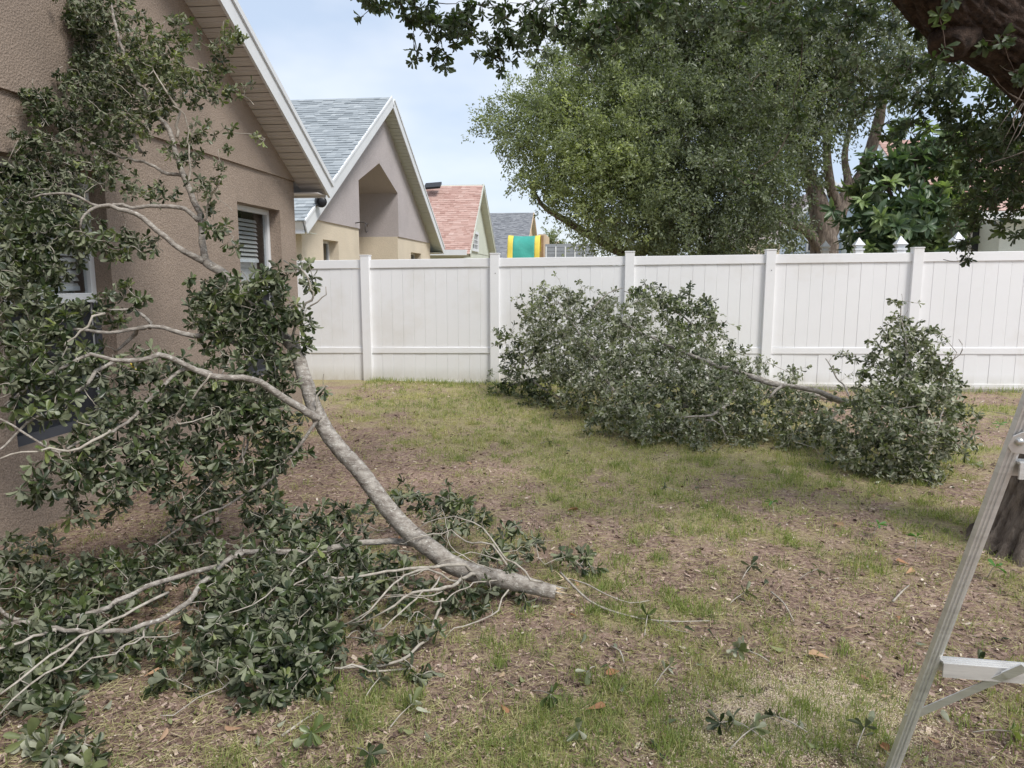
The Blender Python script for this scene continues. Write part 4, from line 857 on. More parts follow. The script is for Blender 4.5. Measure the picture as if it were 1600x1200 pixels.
# limbs lying on the ground on the near side
GL = [  # (px, py, height), radius m
    ([(725, 890, .12), (690, 868, .15), (640, 852, .18), (575, 850, .2), (500, 858, .2), (430, 862, .2), (378, 862, .22)], .026, .018),
    ([(378, 862, .22), (360, 868, .22), (283, 895, .2), (205, 923, .18), (150, 948, .16), (80, 958, .14), (25, 957, .14), (-40, 940, .12)], .018, .010),
    ([(378, 862, .22), (325, 893, .22), (295, 925, .2), (265, 953, .18), (220, 975, .16), (150, 988, .15), (100, 983, .15), (25, 980, .14), (-20, 955, .14)], .018, .011),
    ([(262, 924, .2), (215, 950, .2), (160, 978, .18), (100, 1015, .16), (55, 1050, .14), (0, 1085, .12)], .009, .005),
    ([(140, 988, .16), (115, 1030, .15), (70, 1060, .13), (0, 1115, .1)], .008, .004), ([(240, 970, .14), (200, 1010, .14), (165, 1030, .14), (100, 1050, .12)], .006, .003), ([(100, 983, .15), (20, 1010, .14), (-20, 1030, .12)], .01, .006),
    ([(716, 906, .12), (672, 891, .2), (644, 897, .22), (600, 928, .22), (575, 956, .18), (541, 975, .12), (508, 986, .05)], .008, .003),
    ([(747, 894, .12), (712, 912, .16), (665, 925, .2), (637, 934, .2), (594, 956, .16), (545, 975, .1)], .012, .003), ([(684, 903, .2), (640, 940, .2), (600, 975, .14), (569, 994, .08), (542, 997, .05)], .006, .003),
    ([(790, 905, .1), (735, 905, .16), (690, 930, .2), (640, 928, .22), (590, 936, .2)], .005, .002), ([(690, 928, .18), (650, 935, .2), (620, 928, .2), (580, 940, .18)], .004, .002),
    ([(690, 935, .12), (684, 950, .1), (675, 975, .07), (662, 1003, .05), (637, 1025, .04), (606, 1039, .03), (575, 1045, .03), (520, 1045, .03)], .010, .007),
    ([(790, 925, .1), (772, 947, .07), (747, 962, .05), (715, 982, .03), (695, 997, .02)], .006, .003), ([(669, 966, .1), (644, 962, .12), (619, 981, .06)], .003, .002),
    ([(845, 905, .12), (826, 900, .16), (783, 876, .22), (776, 853, .28), (757, 826, .34), (726, 814, .36), (684, 814, .34), (649, 828, .3)], .007, .003),
    ([(800, 885, .18), (774, 858, .24), (745, 853, .24), (707, 837, .26), (665, 837, .26), (630, 850, .24)], .007, .003), ([(783, 876, .2), (740, 862, .22), (700, 870, .24), (640, 900, .22)], .004, .002),
    ([(770, 890, .15), (720, 860, .28), (700, 820, .34), (690, 790, .36)], .004, .002), ([(740, 893, .12), (690, 880, .2), (560, 905, .2), (470, 915, .18), (400, 960, .12)], .012, .004),
    ([(510, 865, .2), (505, 905, .2), (480, 945, .16), (445, 985, .1)], .005, .003), ([(378, 862, .2), (350, 845, .24), (320, 850, .2)], .004, .002), ([(520, 860, .2), (470, 880, .24), (410, 935, .2), (350, 960, .18)], .006, .003),
    ([(420, 1040, .08), (380, 1060, .06), (330, 1090, .04), (250, 1118, .03)], .005, .003), ([(640, 1045, .03), (500, 1045, .05), (430, 1020, .1)], .006, .003),
    ([(110, 1110, .04), (70, 1165, .03), (95, 1200, .02)], .007, .005), ([(280, 990, .1), (220, 1000, .12), (175, 1020, .1)], .004, .002)]
for pl_, r0, r1 in GL:
    n = len(pl_); pp = [G(x, y, z + (.025 if z > .1 else 0)) for x, y, z in pl_]
    for p in pp: p[0] = max(p[0], XW + .03)
    NB.append(limb('limb', pp, np.linspace(r0, r1, n) * .68, 'bark_pale' if r0 > .015 else 'bark_twig', FB, 8 if r0 > .01 else 6, .04, .04, kink=.03)[1])
NBv = np.vstack(NB)
UP = [  # foliage masses above: px, py, radius px, distance, weight
    (110, 40, 42, 4.5, 1.4), (165, 25, 42, 4.4, 1.2), (95, 90, 30, 4.6, 1.6), (220, 70, 34, 4.3, 1), (200, 115, 40, 4.3, 1.3), (255, 120, 34, 4.2, 1.2), (140, 120, 34, 4.5, 1.6), (160, 165, 42, 4.3, 1.3), (235, 165, 34, 4.15, 1.1), (300, 130, 28, 4.1, 1), (285, 45, 24, 4.2, .7), (270, 80, 24, 4.2, .6),
    (335, 110, 20, 4.1, .7), (345, 70, 20, 4.05, .8), (370, 50, 16, 4.05, .6), (330, 145, 16, 4.05, .8), (360, 140, 14, 4.0, .8), (385, 128, 10, 4.0, .5), (50, 125, 16, 4.3, .6), (110, 190, 34, 4.3, 1), (60, 170, 26, 4.2, .8), (20, 165, 26, 4.1, .9), (330, 200, 12, 4.05, .5), (365, 205, 10, 4.0, .5), (400, 215, 9, 4.0, .5), (360, 235, 9, 4.0, .4), (310, 210, 16, 4.1, .8), (285, 240, 24, 4.1, .9),
    (110, 255, 40, 4.2, 1.3), (60, 240, 36, 4.1, 1), (20, 240, 28, 4.0, .9), (165, 275, 30, 4.1, .8), (200, 215, 28, 4.2, .9), (150, 225, 34, 4.3, 1.1), (30, 300, 40, 3.9, 1.2), (85, 320, 40, 4.0, 1.2), (30, 365, 44, 3.8, 1.4), (95, 380, 34, 3.9, 1.2), (15, 420, 40, 3.7, 1.3), (60, 430, 34, 3.8, 1.2), (140, 370, 26, 3.9, .7), (190, 380, 26, 3.9, .8), (215, 290, 24, 4.1, .7), (250, 300, 22, 4.0, .6), (235, 380, 16, 4.0, .5), (320, 285, 20, 3.95, .9), (330, 320, 16, 4.0, .7), (335, 355, 18, 3.95, .8), (355, 390, 12, 3.9, .6), (345, 260, 10, 3.9, .5),
    (350, 470, 34, 3.8, 1.3), (320, 490, 26, 3.9, 1.1), (390, 455, 34, 3.7, 1.3), (425, 440, 24, 3.7, 1.1), (400, 500, 40, 3.7, 1.5), (440, 480, 26, 3.7, 1.1), (470, 415, 14, 3.8, .8), (485, 445, 13, 3.8, .9), (475, 500, 20, 3.75, 1), (480, 535, 16, 3.75, 1), (350, 520, 36, 3.7, 1.2), (420, 550, 34, 3.65, 1.2), (300, 450, 18, 3.9, .6), (505, 605, 10, 3.66, .5),
    (190, 470, 28, 3.6, .8), (215, 470, 18, 3.6, .6), (140, 480, 24, 3.6, .8), (40, 480, 44, 3.6, 1.4), (90, 520, 36, 3.5, .9), (30, 540, 40, 3.4, 1.2), (170, 510, 20, 3.7, .5),
    (110, 575, 40, 3.1, 1.2), (60, 590, 36, 3.0, 1.2), (20, 600, 34, 2.95, 1.2), (170, 590, 36, 3.2, 1.2), (230, 575, 30, 3.3, 1), (280, 600, 40, 3.35, 1.2), (340, 600, 40, 3.5, 1.3), (400, 610, 36, 3.6, 1.2), (440, 600, 28, 3.7, 1.1), (100, 640, 30, 3.0, .8), (40, 650, 28, 2.9, .6), (180, 640, 34, 3.15, 1.1), (240, 640, 36, 3.25, 1.2), (300, 650, 36, 3.4, 1.1), (370, 660, 40, 3.5, 1.3), (430, 660, 36, 3.55, 1.3), (450, 700, 26, 3.55, 1.2), (140, 690, 34, 3.05, 1.1), (90, 740, 32, 3.0, 1.1), (60, 770, 22, 3.0, .9), (150, 740, 36, 3.1, 1.2), (210, 700, 36, 3.2, 1.1), (200, 750, 32, 3.2, 1.1), (270, 710, 34, 3.35, 1), (330, 710, 34, 3.45, 1.1), (400, 725, 40, 3.5, 1.3), (340, 760, 34, 3.5, 1.2), (260, 760, 32, 3.35, 1), (120, 800, 22, 3.1, .9), (190, 800, 20, 3.3, .7), (400, 770, 26, 3.5, .9), (300, 800, 24, 3.45, .8)]
LOW = [  # masses near the ground: px, py, height, radius m, weight
    (425, 815, .3, .12, 1.3), (480, 830, .28, .12, 1.2), (540, 820, .3, .1, 1.1), (590, 800, .3, .07, .7), (625, 785, .3, .06, .8), (660, 780, .34, .07, 1), (700, 790, .34, .09, 1.3), (740, 810, .28, .08, 1), (700, 770, .4, .05, .6), (790, 835, .22, .07, .9), (830, 855, .18, .07, .9), (870, 870, .12, .05, .7), (905, 875, .1, .05, 1.1), (925, 885, .06, .04, 1), (690, 830, .24, .08, .8), (640, 760, .3, .05, .5),
    (420, 870, .24, .14, 1.2), (500, 890, .22, .14, 1.2), (560, 880, .22, .13, 1.2), (610, 890, .2, .1, .9), (640, 930, .12, .09, .8), (700, 935, .1, .08, .9), (745, 930, .1, .07, 1), (790, 900, .12, .08, 1), (810, 935, .06, .04, .8), (760, 870, .18, .07, .9),
    (300, 850, .22, .12, 1), (240, 870, .2, .1, .7), (350, 900, .22, .13, 1), (330, 960, .14, .13, 1.1), (400, 940, .2, .14, 1.3), (460, 950, .18, .14, 1.3), (520, 940, .18, .13, 1.1), (380, 1000, .12, .13, 1.3), (430, 1010, .12, .13, 1.4), (340, 1030, .1, .1, 1.1), (400, 1060, .09, .1, 1.4), (460, 1040, .1, .12, 1.4), (480, 1070, .07, .08, 1.3), (520, 1010, .1, .1, 1), (430, 1080, .06, .06, 1), (575, 975, .08, .07, .7), (625, 1005, .07, .06, 1), (665, 995, .08, .05, 1.1), (650, 1050, .05, .05, 1), (590, 1045, .05, .05, .8), (300, 1060, .06, .08, .7), (240, 1070, .05, .06, .5),
    (40, 880, .22, .14, 1.1), (10, 920, .2, .12, 1), (100, 910, .2, .1, .8), (160, 900, .22, .12, .9), (220, 910, .2, .12, .9), (60, 940, .18, .1, .9), (130, 960, .16, .1, .8), (60, 1000, .14, .12, 1.3), (20, 1040, .12, .12, 1.3), (110, 1010, .13, .1, 1.2), (160, 1015, .13, .1, 1), (70, 1060, .1, .1, 1.1), (30, 1090, .08, .08, 1), (200, 1000, .1, .08, .8), (240, 1020, .08, .07, .8), (195, 965, .16, .07, .6), (270, 900, .2, .08, .6),
    (90, 1105, .08, .05, 1), (120, 1100, .1, .04, .9), (70, 1135, .05, .04, .8), (110, 1170, .05, .05, .9), (150, 1185, .05, .05, .9), (60, 1190, .04, .05, .7)]
bl = [(D(x, y, d + .08), r * d / F_PX * 1.24, .82 * wgt * (2.1 if y < 215 else 1.6 if y < 450 else 1.15)) for x, y, r, d, wgt in UP] + [(G(x, y, z * .75), r * 1.22, wgt * .9) for x, y, z, r, wgt in LOW]
tp = blobtips(bl, 1850); tp[:, 0] = np.maximum(tp[:, 0], XW + .02 * rng.random(len(tp))); tp[:, 2] = np.maximum(tp[:, 2], .02)
tw, rd = grow(NBv, tp, .17, .0034); twigs(FB, tw, rd, 'bark_twig')
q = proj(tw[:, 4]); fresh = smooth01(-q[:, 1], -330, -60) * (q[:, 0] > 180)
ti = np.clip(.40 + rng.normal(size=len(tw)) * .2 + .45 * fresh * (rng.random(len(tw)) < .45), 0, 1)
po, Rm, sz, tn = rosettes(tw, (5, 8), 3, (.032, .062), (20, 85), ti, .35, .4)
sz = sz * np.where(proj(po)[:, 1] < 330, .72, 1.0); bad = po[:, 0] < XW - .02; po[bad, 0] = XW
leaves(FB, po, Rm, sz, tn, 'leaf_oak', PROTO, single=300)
MBc = MB(); u_ = unit(D(868, 925, 3.33) - D(805, 909, 3.36)); a_ = unit(np.cross(u_, [0, 0, 1])); b_ = np.cross(u_, a_)
MBc.add([ce + u_ * .004] + [ce + u_ * .003 + (a_ * math.cos(k * .524) + b_ * math.sin(k * .524)) * .029 for k in range(12)], [(0, 1 + k, 1 + (k + 1) % 12) for k in range(12)]); MBc.build('cut_end', 'cut_wood', trunk_o)

for k in range(26):
    an = rng.random() * 6.28; q0 = ce + (a_ * math.cos(an) + b_ * math.sin(an)) * .028 * rng.uniform(.5, 1.0) - u_ * .02; q1 = q0 + u_ * rng.uniform(.025, .07) + rng.normal(size=3) * .006; limb('splinter', [q0, (q0 + q1) / 2, q1], [.006, .004, .0008], 'cut_wood' if k % 3 else 'bark_pale', FB, 4, 0, .02)
# ------------------------------------------------------------------ piles of cut branches along the fence
def pile(name, label, limbs, blobs, dens, m, size, tint, cat='brush pile', base=None, single=300, nros=(4, 7), along=3, tr=.0028, flip=.55):
    p = thing(name, base if base is not None else blobs[0][0] * np.array([1, 1, 0]), label, cat); NN = []
    for pts, ra, rb in limbs: NN.append(limb('branch', pts, np.linspace(ra, rb, len(pts)), 'bark_pale', p, 8, .04, .05, kink=.04)[1])
    tp = blobtips(blobs, dens, .18, True); tp[:, 2] = np.maximum(tp[:, 2], .02); tp[:, 1] = np.minimum(tp[:, 1], FY - .1)
    tw, rd = grow(np.vstack(NN), tp, .15, tr); twigs(p, tw, rd, 'bark_twig')
    po, Rm, sz, tn = rosettes(tw, nros, along, size, (28, 88), np.clip(tint + rng.normal(size=len(tw)) * .26, 0, 1), .3, flip)
    po[:, 1] = np.minimum(po[:, 1], FY - .07)
    leaves(p, po, Rm, sz, tn, m, PROTO2, single=single); return p
B1 = [(P(x, y, Y), r * Y / F_PX, wgt) for x, y, r, Y, wgt in [
    (850, 465, 22, 9.2, .8), (840, 500, 30, 9.0, 1), (885, 470, 28, 9.1, .9), (880, 520, 42, 8.6, 1.1), (930, 490, 34, 8.8, 1), (835, 550, 34, 8.7, 1), (870, 580, 36, 8.2, 1.1), (925, 550, 48, 8.1, 1.2), (975, 510, 34, 8.4, 1), (980, 570, 50, 7.7, 1.2), (930, 610, 40, 7.5, 1.2), (890, 625, 24, 7.6, 1), (1030, 545, 44, 7.9, 1.1), (1040, 610, 50, 7.1, 1.3), (985, 640, 44, 6.8, 1.3), (940, 655, 26, 6.8, 1.1), (1090, 560, 46, 7.7, 1.1), (1100, 620, 46, 7.0, 1.3), (1050, 660, 36, 6.6, 1.3), (1000, 675, 26, 6.45, 1.2), (1110, 665, 32, 6.6, 1.2), (1150, 590, 40, 7.5, 1.1), (1160, 640, 40, 6.9, 1.2), (1090, 690, 18, 6.3, .9), (1170, 675, 28, 6.6, 1.1), (1210, 620, 32, 7.1, 1), (1225, 660, 32, 6.7, 1.1), (1240, 590, 18, 7.6, .5), (1190, 565, 14, 7.9, .5), (1270, 640, 22, 6.8, .8), (1265, 680, 22, 6.5, .9), (1060, 520, 20, 8.2, .6), (1285, 660, 22, 6.5, 1), (1250, 625, 22, 6.9, .9), (1300, 690, 16, 6.1, .9), (1230, 690, 20, 6.4, 1), (1130, 600, 34, 7.2, 1), (1010, 480, 24, 8.8, .8), (955, 470, 18, 9.0, .6)]]
L1 = [([G(1320, 632, .1), P(1180, 590, 7.3), P(1080, 555, 7.6), P(1010, 525, 8.0), P(950, 490, 8.6)], .03, .008), ([P(1150, 610, 6.9), P(1120, 645, 6.5), P(1070, 652, 6.4)], .016, .007), ([P(985, 640, 7.2), P(960, 610, 7.4), P(920, 540, 8.0), P(870, 470, 9.0)], .02, .005), ([P(1150, 660, 7.1), P(1080, 640, 7.0), P(1000, 600, 7.4), P(900, 590, 8.0)], .02, .006), ([G(860, 610, .15), P(840, 560, 8.8), P(845, 480, 9.2)], .014, .004), ([P(800, 602, 9.6), P(850, 590, 9.4), P(905, 580, 9.2)], .03, .03), ([P(1200, 600, 7.0), P(1215, 605, 6.9), P(1190, 625, 6.8)], .013, .008), ([P(1100, 655, 6.3), P(1120, 660, 6.25), P(1138, 690, 6.2)], .008, .004), ([P(925, 480, 8.6), P(945, 460, 8.7), P(975, 450, 8.8)], .01, .004)]
pile('brush_pile', 'widest heap of cut leafy branches showing grey leaf undersides by the fence', L1, B1, 2150, 'leaf_pile', (.038, .064), .5, base=(.9, 7.6, 0))
B2 = [(P(x, y, Y), r * Y / F_PX, wgt) for x, y, r, Y, wgt in [(1000, 462, 20, 9.2, .8), (1030, 465, 22, 9.2, .9), (1060, 475, 26, 9.2, 1), (1095, 485, 24, 9.2, 1), (1110, 505, 20, 9.2, 1), (1080, 510, 24, 9.1, .9), (1050, 505, 20, 9.1, .7), (1075, 535, 22, 9.0, .8), (1115, 530, 14, 9.1, .7), (1078, 448, 5, 9.2, .4), (1140, 540, 16, 8.9, .7)]]
pile('cut_branch', 'dark green cut branch arching up at the back of the widest heap', [([P(1150, 600, 8.6), P(1110, 550, 8.9), P(1080, 505, 9.1), P(1030, 470, 9.2), P(975, 455, 9.2)], .016, .005)], B2, 1100, 'leaf_oak', (.05, .08), .4, cat='branch', flip=.1, base=(1.6, 8.9, 0))
B3 = [(P(x, y, Y), r * Y / F_PX, wgt) for x, y, r, Y, wgt in [(785, 525, 16, 9.5, .7), (800, 545, 20, 9.4, .8), (775, 545, 10, 9.5, .5), (795, 580, 22, 9.2, 1), (820, 600, 24, 8.9, 1.1), (785, 608, 18, 9.1, 1), (765, 605, 10, 9.3, .7), (840, 620, 20, 8.5, 1), (860, 625, 18, 8.2, .8), (815, 470, 10, 9.5, .4), (825, 490, 14, 9.4, .6)]]
pile('cut_branch', 'dark green leafy branch end at the left tip of the widest heap', [([G(880, 625, .12), P(840, 600, 8.8), P(805, 570, 9.3), P(790, 535, 9.5)], .014, .005)], B3, 1100, 'leaf_oak', (.05, .08), .42, cat='branch', flip=.15, base=(-.9, 9, 0))
B4 = [(P(x, y, Y), r * Y / F_PX, wgt) for x, y, r, Y, wgt in [(1412, 475, 10, 6.6, .5), (1400, 470, 7, 6.6, .5), (1408, 500, 14, 6.6, .7), (1425, 530, 26, 6.5, 1), (1385, 530, 20, 6.5, .9), (1450, 525, 20, 6.5, .8), (1365, 555, 16, 6.5, .8), (1410, 570, 40, 6.4, 1.2), (1455, 570, 28, 6.4, 1.1), (1475, 590, 22, 6.4, 1), (1330, 560, 14, 6.6, .6), (1310, 575, 10, 6.6, .5), (1350, 590, 16, 6.4, .7), (1400, 620, 42, 6.1, 1.2), (1450, 630, 44, 6.0, 1.2), (1490, 640, 26, 6.1, 1), (1350, 640, 34, 6.0, 1.1), (1370, 680, 44, 5.7, 1.3), (1430, 690, 48, 5.6, 1.3), (1480, 690, 32, 5.7, 1.2), (1330, 690, 30, 5.8, 1.2), (1340, 725, 22, 5.6, 1.1), (1400, 730, 30, 5.5, 1.3), (1450, 735, 24, 5.5, 1.2), (1300, 665, 18, 6.2, .9), (1505, 700, 14, 5.8, .8), (1500, 600, 10, 6.4, .5), (1280, 655, 16, 6.4, .8), (1460, 760, 12, 5.4, .7)]]
L4 = [([G(1440, 720, .1), P(1430, 640, 6.0), P(1415, 560, 6.4), P(1408, 470, 6.6)], .018, .004), ([G(1400, 720, .1), P(1370, 660, 5.9), P(1390, 640, 5.9), P(1440, 632, 5.8)], .008, .004), ([G(1430, 745, .05), P(1450, 700, 5.5), P(1470, 660, 5.7), P(1480, 600, 6.2)], .01, .004), ([G(1380, 700, .1), P(1340, 640, 6.1), P(1310, 590, 6.5), P(1290, 560, 6.6)], .01, .004), ([P(1480, 570, 6.4), P(1500, 555, 6.4), P(1505, 540, 6.4), P(1498, 530, 6.4)], .005, .002), ([P(1480, 575, 6.4), P(1495, 550, 6.4), P(1478, 530, 6.4)], .004, .002)]
pile('brush_pile', 'upright rounded brush heap nearest the ladder', L4, B4, 2200, 'leaf_pile', (.038, .062), .45, base=(2.3, 5.9, 0))
# bare pole lying from the heap towards the right heap
pb = thing('bare_pole', tuple(G(1345, 630)), 'bare pale branch stretching between the two brush heaps', 'branch')
limb('stem', [P(1170, 588, 7.0), P(1205, 600, 6.85), P(1240, 604, 6.8), P(1280, 612, 6.75), P(1310, 625, 6.75), P(1350, 630, 6.9), P(1400, 632, 6.8)], [.018, .02, .022, .025, .027, .028, .028], 'bark_pale', pb, 9, .04, .05)
limb('fork', [P(1222, 603, 6.8), P(1212, 610, 6.7), P(1202, 622, 6.65)], [.014, .012, .01], 'bark_pale', pb, 7, .03, .04)
# ------------------------------------------------------------------ aluminium stepladder at the right edge
LD = thing('stepladder', tuple(G(1392, 1205)), 'aluminium stepladder standing at the right edge of the yard', 'ladder')
p0 = G(1387, 1210); p1 = P(1577, 700, 1.86); u = p1 - p0; u = u / np.linalg.norm(u); top = p0 + u * ((1.78 - p0[2]) / u[2])
sdir = unit(np.array([1.0, -.05, 0])); fdir = unit(np.cross(u, sdir)); fdir = fdir if fdir[1] < 0 else -fdir   # fdir: towards the viewer
def rail(name, a, b, w_=.032, d_=.022, par=LD):
    uu = unit(b - a); s_ = unit(sdir - uu * (sdir @ uu)); f_ = np.cross(uu, s_); f_ = f_ if f_[1] < 0 else -f_
    pr = [(-.5, 0), (-.5, 1), (-.36, 1), (-.34, .86), (-.22, .86), (-.20, 1), (-.06, 1), (-.04, .84), (.08, .84), (.10, 1), (.36, 1), (.38, .9), (.5, .9), (.5, 0)]
    A = [a + s_ * x * w_ + f_ * y * d_ for x, y in pr]
    return MB().prism(A, b - a).build(name, 'aluminium', par, bevel=.0012)
rail('rail', p0, top)
r0_, rt = p0 + sdir * .62, top + sdir * .30
rail('rail', r0_, rt)
def on(y):
    ts = np.linspace(0, 2, 400); q = proj(p0 + u * ts[:, None])[:, 1]; return p0 + u * ts[np.argmin(np.abs(q - y))]
for yy in (1022, 712):
    a = on(yy); k = (a[2] - p0[2]) / (top[2] - p0[2]); L_ = .62 + (.30 - .62) * k
    st = MB(); o_ = a + np.array([0, .0, -.012]) + sdir * .015
    st.obox(o_ + np.array([0, -.035, -.036]), sdir * (L_ - .03), (0, .006, 0), (0, 0, .036)); st.obox(o_ + np.array([0, -.035, .0002]), sdir * (L_ - .03), (0, .042, 0), (0, 0, .005)); st.obox(o_ + np.array([0, .0005, -.036]), sdir * (L_ - .03), (0, .006, 0), (0, 0, .036))
    for k in range(3): st.obox(o_ + np.array([0, -.03 + k * .0125, .0054]), sdir * (L_ - .03), (0, .004, 0), (0, 0, .0025))
    step = st.build('step', 'aluminium', LD)
    if yy > 900:
        e = on(1120) + fdir * .012; f = a + sdir * .19 + np.array([0, -.042, -.022]); d = f - e
        nn_ = unit(np.cross(d, fdir)); nn_ = nn_ if nn_[2] > 0 else -nn_
        MB().obox(e, d, fdir * .003, nn_ * .026).obox(e, d, -fdir * .018, nn_ * .003).build('brace', 'aluminium', LD)
        MB().obox(f - unit(d) * .02, unit(d) * .055, fdir * .002 + np.array([0, -.003, 0]), nn_ * .03).build('brace', 'aluminium', LD)
b1 = on(682) + fdir * .026
pts2 = [b1 + sdir * x + u * z for x, z in ((-.022, -.012), (-.018, .014), (0, .026), (.03, .022), (.30, .03), (.30, -.03), (.03, -.034), (-.008, -.03))]
MB().prism(pts2, fdir * .003).build('spreader_bracket', 'aluminium', LD, bevel=.001)
V, Q = tubes(np.array([[b1 + fdir * .003, b1 + fdir * .006, b1 + fdir * .010, b1 + fdir * .0125, b1 + fdir * .013]]), np.array([[.011, .0108, .009, .005, .0005]]), 14)
link('bolt', npmesh('bolt', V, Q, 'steel_bolt', None, True), LD)
for s_ in (0, .30):        # front frame, mostly outside the picture
    a = np.array([top[0] + s_ + (.1 if s_ else -.1), top[1] - .75, 0.0]); rail('rail', a, top + sdir * s_ + np.array([0, -.06, 0]))
MB().obox(top + np.array([-.04, -.13, .0]), sdir * .38, (0, .17, 0), (0, 0, .03)).build('top_cap', 'aluminium', LD)

# ------------------------------------------------------------------ ground cover
def yardpts(n, y0=1.45, y1=10.05, pw=1.3):
    uq = rng.random(n); a = 1 - pw; y = (y0 ** a + uq * (y1 ** a - y0 ** a)) ** (1 / a)
    c = -y * math.tan(YAW); x = c + y * rng.uniform(-.96, 1.15, n)
    ok = x > XW - .02; return x[ok], y[ok]
def sticks(x, y, length, width, tilt, tint, name, m, bend=.3, lift=0.004):
    """thin bent blades: five points, three faces each"""
    n = len(x); az = rng.random(n) * 2 * math.pi; d = np.stack([np.cos(az) * np.sin(tilt), np.sin(az) * np.sin(tilt), np.cos(tilt)], -1)
    s = unit(np.cross(d, rng.normal(size=(n, 3)))) * (width / 2)[:, None]; b = np.stack([x, y, zground(x, y) + lift], -1)
    mid = b + d * (length * .55)[:, None]; dd = d.copy(); dd[:, 2] -= bend * rng.random(n); tip = mid + dd * (length * .45)[:, None]
    V = np.stack([b - s, b + s, mid + s * .8, mid - s * .8, tip], 1).reshape(-1, 3)
    V[:, 2] = np.maximum(V[:, 2], zground(V[:, 0], V[:, 1]) + .002)
    T = (np.array([(0, 1, 2), (0, 2, 3), (3, 2, 4)])[None] + (np.arange(n) * 5)[:, None, None]).reshape(-1, 3)
    o = link(name, npmesh(name, V, T, m, np.repeat(np.clip(tint, 0.01, .99), 5))); return o
# leaf litter and mulch
x, y = yardpts(175000); n = len(x)
keep = rng.random(n) > .55 * grassy(x, y); x, y = x[keep], y[keep]; n = len(x)
far = 1 + .10 * np.maximum(0, y - 2.5)
L_ = rng.gamma(2.2, .0047, n).clip(.004, .04) * far; W_ = L_ * rng.uniform(.18, .6, n)
az = rng.random(n) * 6.283; d = np.stack([np.cos(az), np.sin(az), rng.normal(size=n) * .35], -1); nn = unit(rng.normal(size=(n, 3)) * .45 + np.array([0, 0, 1.0]))
Fm = frames(d, nn); b = np.stack([x, y, zground(x, y) + rng.uniform(.002, .012, n)], -1)
loc = np.array([(-.5, -.35), (.35, -.5), (.5, .4), (-.3, .5)])
V = b[:, None] + Fm[:, None, :, 1] * (loc[None, :, 0] * L_[:, None])[..., None] + Fm[:, None, :, 0] * (loc[None, :, 1] * W_[:, None])[..., None]
T = (np.array([(0, 1, 2), (0, 2, 3)])[None] + (np.arange(n) * 4)[:, None, None]).reshape(-1, 3)
tn = np.clip(rng.beta(1.15, 1.75, n) + .2 * (vnoise(x, y, 1.4, 3) - .5), .01, .99)
o = link('leaf_litter', npmesh('leaf_litter', V.reshape(-1, 3), T, 'litter', np.repeat(tn, 4))); tag(o, 'brown leaf litter and mulch covering the yard ground', 'leaf litter', kind='stuff')
# dead straw
x, y = yardpts(70000); n = len(x); far = 1 + .12 * np.maximum(0, y - 2.5)
o = sticks(x, y, rng.uniform(.02, .07, n) * far, rng.uniform(.0012, .0024, n) * far, rng.uniform(1.2, 1.6, n), .72 + .25 * rng.random(n), 'dead_straw', 'grass', .1, .008); tag(o, 'dry straw coloured grass stems lying on the ground', 'straw', kind='stuff')
# living grass in tufts
x, y = yardpts(28000, pw=1.05); g_ = grassy(x, y); k = rng.random(len(x)) < .05 + .95 * g_; x, y, g_ = x[k], y[k], g_[k]
nb = 14; far = 1 + .13 * np.maximum(0, y - 2.5); xx = np.repeat(x, nb) + rng.normal(size=len(x) * nb) * .020 * np.repeat(far, nb); yy = np.repeat(y, nb) + rng.normal(size=len(x) * nb) * .020 * np.repeat(far, nb)
n = len(xx); ff = np.repeat(far, nb); dry = np.repeat(vnoise(x, y, 1.1, 3), nb)
tt = np.repeat(rng.normal(.42, .22, len(x)), nb) + rng.normal(size=n) * .12 + np.where(np.repeat(y, nb) > 6, .18, 0) + (dry - .5) * .5
ok = xx > XW; o = sticks(xx[ok], yy[ok], (rng.uniform(.02, .058, n) * np.repeat(rng.uniform(.7, 1.25, len(x)), nb) * ff ** .6)[ok], (rng.uniform(.0016, .0034, n) * ff)[ok], np.abs(rng.normal(0, .75, n)).clip(0, 1.45)[ok], tt[ok], 'grass', 'grass', .8)
tag(o, 'sparse short green and yellowing grass across the yard', 'grass', kind='stuff')
# taller fringe along the foot of the fence
x = rng.uniform(-3.2, 7.5, 5200); y = FY - .07 - np.abs(rng.normal(size=5200)) * .14; n = 5200
o = sticks(x, y, rng.uniform(.03, .11, n), rng.uniform(.003, .006, n), np.abs(rng.normal(0, .5, n)).clip(0, 1.3), rng.normal(.3, .2, n), 'fence_grass', 'grass', .7); tag(o, 'green grass fringe along the foot of the white fence', 'grass', kind='stuff')
# bright tussocks
T_ = [(500, 640), (560, 625), (990, 850), (1000, 905), (1040, 925), (1100, 955), (960, 880), (920, 960), (640, 1095), (745, 1085), (905, 1060), (1440, 1050), (1320, 1025), (1300, 760), (1245, 745), (1380, 770), (1120, 780), (1210, 740), (1440, 760), (820, 960), (1560, 1150), (1500, 1130)]
tx, ty = yardpts(420, 1.9, 9.5, 1.02); kk = (rng.random(len(tx)) < .15 + .85 * grassy(tx, ty)) & (tx > -1.6)
T_ = [G(*a)[:2] for a in T_] + list(zip(tx[kk], ty[kk])); x = []; y = []
for a in T_:
    c = a; k = int(rng.integers(25, 75)); sp = rng.uniform(.018, .05); x.append(c[0] + rng.normal(size=k) * sp); y.append(c[1] + rng.normal(size=k) * sp)
x = np.concatenate(x); y = np.concatenate(y); n = len(x)
o = sticks(x, y, rng.uniform(.03, .075, n), rng.uniform(.0025, .0045, n), np.abs(rng.normal(0, .55, n)).clip(0, 1.3), rng.normal(.3, .1, n), 'grass_tussocks', 'grass', .7); tag(o, 'brighter green grass tussocks dotted over the bare ground', 'grass', kind='stuff')
